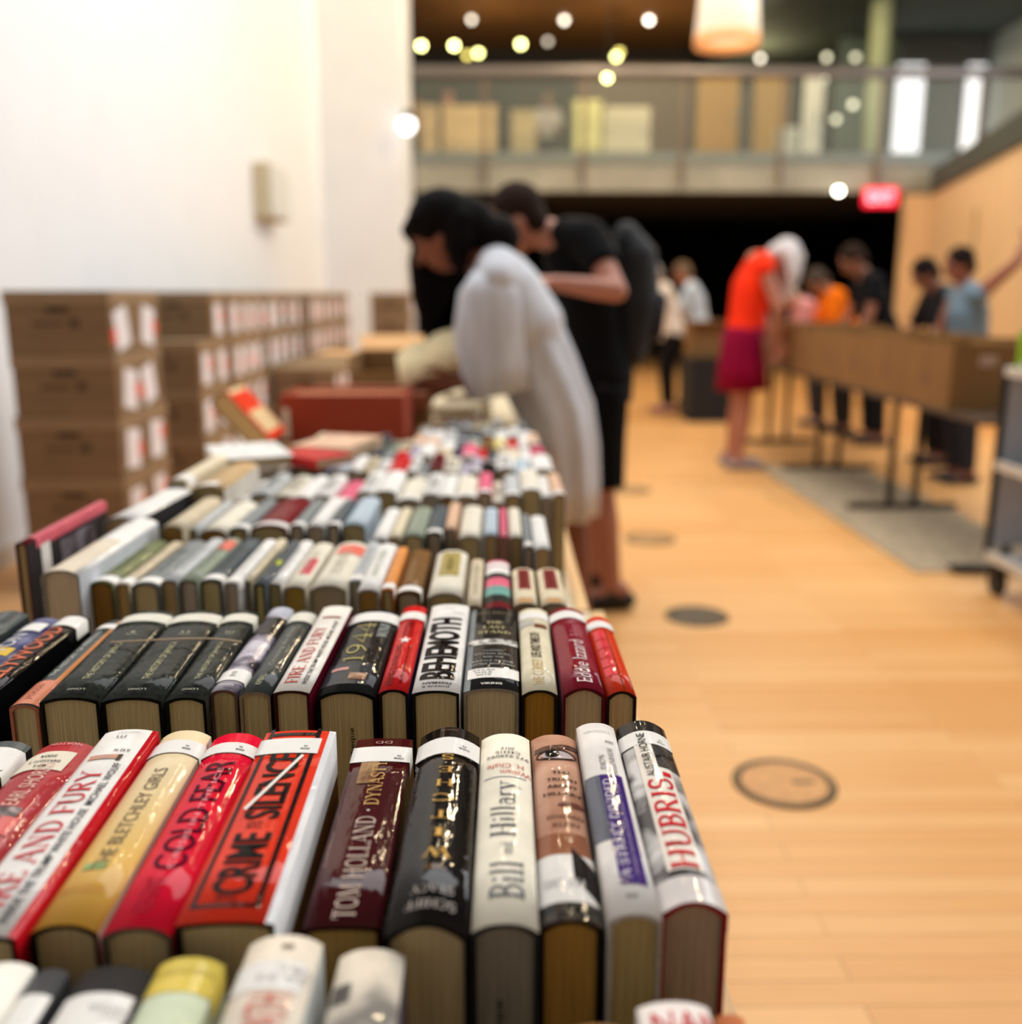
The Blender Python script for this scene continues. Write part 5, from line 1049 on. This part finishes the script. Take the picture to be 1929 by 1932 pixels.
# woman in the loose pale grey dress, bent over the far table with a book
J = pose(.24, 3.35, PI, 1.66, lean=30, head=33, neck=.13, ua=(12, 12), fa=(85, 80))
J['pelvis'] = V3(.20, 3.35, .86); J['waist'] = V3(.12, 3.35, 1.0); J['chest'] = V3(.05, 3.35, 1.18); J['neck'] = V3(-.035, 3.35, 1.345); J['head'] = V3(-.185, 3.35, 1.425); J['d2'] = V3(-.85, 0, .5).normalized()
J['o'] = V3(.29, 3.35, 0)
for k, sg in (('R', 1), ('L', -1)):   # facing -X: right hand side is +Y
    y = 3.35+sg*.16
    J['sh'+k] = V3(.0, y, 1.30); J['el'+k] = V3(.035, y+sg*.03, .99); J['wr'+k] = V3(-.13, 3.24+sg*.07, .965); J['palm'+k] = V3(0, -sg, .3)
    J['hip'+k] = V3(.215, 3.35+sg*.07, .84); J['kn'+k] = V3(.25, 3.35+sg*.075, .47); J['an'+k] = V3(.285, 3.35+sg*.09, .075)
wt = person('woman in a loose pale grey dress bent over the far table reading a book', J, (128, 74, 50), (16, 12, 12), None, None, detail=True, hair_kind='long_dark', bottom_kind=None, shoes=(60, 50, 46), voxel=.012, face=V3(-.80, 0, -.60))
DRESS = mat('pale_grey_knit', (206, 208, 214), .9, var=.07, scale=10, stretch=(3, 3, .6), spec=.1)
pts = [(1064, 962), (1066, 905), (1062, 840), (1050, 775), (1018, 700), (984, 630), (955, 565), (932, 515), (912, 488)]; rr = [(.22, .112), (.21, .114), (.20, .120), (.195, .128), (.17, .135), (.17, .14), (.18, .13), (.16, .10), (.09, .06)]
bm = new(); tube(bm, [at(a, b_, Y=3.35) for a, b_ in pts], rr, 56, side=(0, 1, 0), caps=None, fold=(.10, 9))
dr = obj('dress', bm, DRESS, None, smooth=True, origin=J['o']); dr.parent = wt; dr.location = (0, 0, 0); m_ = dr.modifiers.new('cloth_thickness', 'SOLIDIFY'); m_.thickness = .004
for sg in (-1, 1):
    y = 3.35+sg*.17; bm = new()
    q = [at(938, 742, Y=3.2), at(928, 690, Y=3.2), at(922, 620, Y=3.2), at(925, 555, Y=3.2), at(930, 515, Y=3.22)]
    tube(bm, [V3(p_.x, y, p_.z) for p_ in q], [(.085, .098), (.085, .112), (.08, .112), (.075, .10), (.05, .06)], 32, side=(0, 1, 0), caps=None, fold=(.06, 6))
    sl = obj('sleeve', bm, DRESS, None, smooth=True, origin=J['o']); sl.parent = wt; sl.location = (0, 0, 0); m_ = sl.modifiers.new('cloth_thickness', 'SOLIDIFY'); m_.thickness = .004
bm = new(); tube(bm, [J['shL']+V3(-.005, -.012, -.015), J['shL'].lerp(J['shR'], .25)+V3(.0, 0, .02), J['shL'].lerp(J['shR'], .5)+V3(.0, 0, .022), J['shL'].lerp(J['shR'], .75)+V3(.0, 0, .02), J['shR']+V3(-.005, .012, -.015)], [.066, .074, .076, .074, .066], 24, side=V3(0, 0, 1)); tube(bm, [V3(.02, 3.35, 1.26), V3(.09, 3.35, 1.12)], [(.19, .12), (.19, .14)], 24, side=(0, 1, 0))
yk = obj('dress_yoke', bm, DRESS, None, smooth=True, origin=J['o']); yk.parent = wt; yk.location = (0, 0, 0); remesh(yk, .012, 6)
# the open book in her hands
t = empty('open_book', (-.215, 3.16, .985), 'cream open book held up by the woman in the pale grey dress', 'book', None, rot=(math.radians(-48), math.radians(-24), math.radians(-10)))
bm = new()
for sg in (-1, 1):
    n = 8; top_, bot = [], []
    for j in (0, 1):
        row = [bm.verts.new((sg*.11*i/n, (-.004-.012*math.sin(PI*min(1, i/n*1.1))), .0+j*.165)) for i in range(n+1)]; back = [bm.verts.new((sg*.11*i/n, .006, .0+j*.165)) for i in range(n+1)]
        top_.append(row); bot.append(back)
    for i in range(n):
        bm.faces.new((top_[0][i], top_[0][i+1], top_[1][i+1], top_[1][i])); bm.faces.new((bot[0][i], bot[1][i], bot[1][i+1], bot[0][i+1]))
        for j in (0, 1): bm.faces.new((top_[j][i], bot[j][i], bot[j][i+1], top_[j][i+1]))
    bm.faces.new((top_[0][n], bot[0][n], bot[1][n], top_[1][n]))
bmesh.ops.rotate(bm, cent=(0, 0, 0), matrix=Matrix.Rotation(0, 3, 'Z'), verts=bm.verts)
bmesh.ops.recalc_face_normals(bm, faces=bm.faces)
obj('page_block', bm, mat('cream_pages', (232, 214, 170), .8, var=.05, scale=30), t, smooth=True); obj('cover', rbox(-.113, .113, .0065, .0095, -.003, .168, .001), mat('book_cover_cream', (222, 202, 150), .6), t)
# man in black
J = pose(.42, 3.92, PI, 1.76, lean=12, head=30)
J['pelvis'] = V3(.40, 3.95, .90); J['waist'] = V3(.385, 3.95, 1.08); J['chest'] = V3(.34, 3.95, 1.27); J['neck'] = V3(.24, 3.93, 1.46); J['head'] = V3(.075, 3.90, 1.515); J['d2'] = V3(-.75, 0, .6).normalized(); J['o'] = V3(.43, 3.92, 0)
J['shL'] = V3(.335, 3.76, 1.44); J['shR'] = V3(.30, 4.12, 1.44); J['elL'] = V3(.425, 3.60, 1.25); J['wrL'] = V3(.19, 3.52, 1.28); J['elR'] = V3(.25, 4.22, 1.17); J['wrR'] = V3(.05, 4.05, 1.20)
for k, sg in (('R', 1), ('L', -1)):
    J['hip'+k] = V3(.40, 3.95+sg*.09, .88); J['kn'+k] = V3(.40 if sg < 0 else .36, 3.93+sg*.12, .49); J['an'+k] = V3(.455 if sg < 0 else .40, 3.93+sg*.14, .08)
mt = person('man in black shirt and shorts with black shoes standing beyond the woman in grey', J, (178, 118, 96), (44, 30, 22), (12, 12, 13), (10, 10, 11), detail=True, sleeve=.28, bottom_kind='shorts', shoes=(14, 15, 17), voxel=.012, face=V3(-.85, -.1, -.5))
# backpack on his back
t = empty('backpack', (.525, 4.0, 1.0), 'dark charcoal backpack worn by the man in black', 'backpack')
bm = new(); tube(bm, [(0, 0, .02), (.02, 0, .20), (.01, 0, .40), (-.02, 0, .47)], [(.15, .075), (.16, .10), (.14, .09), (.10, .05)], 20, side=(0, 1, 0)); remesh(obj('bag_body', bm, mat('charcoal_nylon', (22, 24, 28), .85, var=.1, scale=8), t, smooth=True), .012)
bm = new(); tube(bm, [(.10, 0, .08), (.115, 0, .22)], [(.10, .03), (.10, .03)], 16, side=(0, 1, 0)); obj('front_pocket', bm, mat('charcoal_pocket', (40, 45, 52), .8, var=.1), t, smooth=True)
for sy in (-.1, .1):
    bm = new(); tube(bm, [(-.03, sy, .45), (-.14, sy, .49), (-.25, sy, .42)], [(.022, .004)]*3, 10, side=(0, 1, 0)); obj('shoulder_strap', bm, mat('charcoal_strap', (30, 32, 36), .8), t, smooth=True)
# woman in red top and magenta skirt
J = pose(1.74, 7.1, 0, 1.72, lean=9, head=60, ua=(5, 5), fa=(35, 35), neck=.10)
J['head'] = V3(1.995, 7.1, 1.495); J['d2'] = V3(.80, 0, .25).normalized(); J['neck'] = V3(1.84, 7.1, 1.48); J['chest'] = V3(1.79, 7.1, 1.30); J['shR'] = V3(1.83, 6.93, 1.42); J['shL'] = V3(1.83, 7.27, 1.42)
J['elR'] = V3(1.92, 6.88, 1.15); J['wrR'] = V3(1.955, 6.96, .92); J['elL'] = V3(1.92, 7.32, 1.15); J['wrL'] = V3(1.955, 7.2, .92)
person('white-haired person in a red sleeveless top and magenta skirt bent over the cartons', J, (176, 112, 88), (214, 206, 204), (240, 52, 20), (128, 4, 46), sleeve=0, bottom_kind='skirt', hair_kind='hanging', face=V3(.35, 0, -.92), shoes=(150, 140, 140))
# others
person('grey-haired person in a white shirt and black trousers far down the aisle', pose(1.80, 10.5, PI, 1.62, lean=14, head=25, ua=(25, 25), fa=(75, 75)), (186, 140, 116), (150, 142, 134), (224, 212, 196), (20, 18, 18), shoes=(150, 90, 80))
person('person in a pale blue shirt behind the far white-shirted person', pose(2.22, 11.2, PI*.9, 1.64, lean=12, head=25, ua=(20, 20), fa=(60, 60)), (170, 110, 86), (120, 96, 76), (190, 206, 220), (30, 28, 32))
t = empty('carton', (2.08, 10.1, .62), 'brown carton held low by the far white-shirted person', 'cardboard box'); obj('box_body', rbox(-.17, .17, -.14, .14, 0, .36, .004), CB, t); obj('open_flap', rbox(-.17, .17, -.26, -.141, .352, .357), CBE, t)
t = empty('storage_crate', (2.15, 10.0, 0), 'black crate standing on the floor under the held brown carton', 'crate'); bm = new(); box(bm, -.26, .26, -.3, .3, 0, .05); box(bm, -.26, -.24, -.3, .3, .051, .6); box(bm, .24, .26, -.3, .3, .051, .6); box(bm, -.24, .24, -.3, -.28, .051, .6); box(bm, -.24, .24, .28, .3, .051, .6); obj('crate_body', bm, mat('black_plastic', (18, 17, 17), .7), t); obj('crate_lid', rbox(-.27, .27, -.31, .31, .601, .615, .004), mat('black_plastic', (18, 17, 17), .7), t)
person('pale-haired person in a pink shirt stooping behind the far cartons', pose(3.05, 9.4, PI, 1.50, lean=30, head=40, ua=(10, 10), fa=(50, 50)), (200, 150, 130), (206, 180, 150), (216, 150, 150), (60, 56, 60))
person('person in a bright orange shirt stooping behind the cartons', pose(3.12, 8.9, PI, 1.58, lean=24, head=30, ua=(10, 10), fa=(50, 50)), (160, 110, 84), (80, 66, 56), (250, 120, 16), (40, 38, 40))
person('short-haired man in a black tee leaning over the cartons beside the orange shirt', pose(3.16, 8.25, PI, 1.72, lean=20, head=22, ua=(10, 10), fa=(40, 40)), (150, 96, 72), (48, 34, 26), (20, 20, 24), (30, 30, 34), sleeve=.3)
person('dark-haired person in a dark shirt beside the raised-arm person', pose(3.25, 7.2, PI, 1.56, lean=14, head=30, ua=(20, 20), fa=(60, 60)), (150, 98, 76), (30, 22, 20), (30, 28, 30), (30, 28, 32))
J = pose(3.10, 6.5, PI, 1.56, lean=8, head=14, ua=(15, 20), fa=(70, 50)); J['elL'] = V3(3.20, 6.2, 1.44); J['wrL'] = V3(3.26, 6.25, 1.57)
person('person in a grey-blue sleeveless top raising one arm behind the cartons', J, (150, 90, 66), (34, 24, 22), (112, 132, 146), (50, 52, 60), sleeve=0)
# seated people on the gallery
def stool(x, y, label):
    t = empty('stool', (x, y, GZ), label, 'stool'); bm = new(); cyl(bm, (0, 0, .30), (0, 0, .34), .17, n=20); obj('seat', bm, mat('stool_seat', (60, 48, 40), .6), t)
    for a in range(4): bm = new(); cyl(bm, (.12*math.cos(a*PI/2+.7), .12*math.sin(a*PI/2+.7), .299), (.16*math.cos(a*PI/2+.7), .16*math.sin(a*PI/2+.7), 0), .012, n=8); obj('leg', bm, BLK, t)
for px, lab, hr, tp, sk in ((786, 'fair-haired seated person beside the white pier on the gallery', (150, 110, 60), (150, 120, 80), (206, 160, 110)), (846, 'bald seated person in dark clothes behind the tan chest on the gallery', (176, 120, 96), (30, 26, 26), (200, 136, 110)), (1032, 'seated person in a pale grey shirt in the middle of the gallery', (110, 84, 64), (176, 172, 166), (150, 110, 84))):
    gy = 17.9 if px < 800 else 17.3; x = at(px, 200, Y=gy).x; stool(x, gy, 'stool under the '+' '.join(lab.split()[:3])+' on the gallery'); J = pose(x, gy, -PI/2, 1.66, lean=8, head=25, ua=(25, 25), fa=(80, 80), z0=GZ, sit=True); J['sit'] = True
    person(lab, J, sk, hr, tp, (40, 36, 36), voxel=.018)
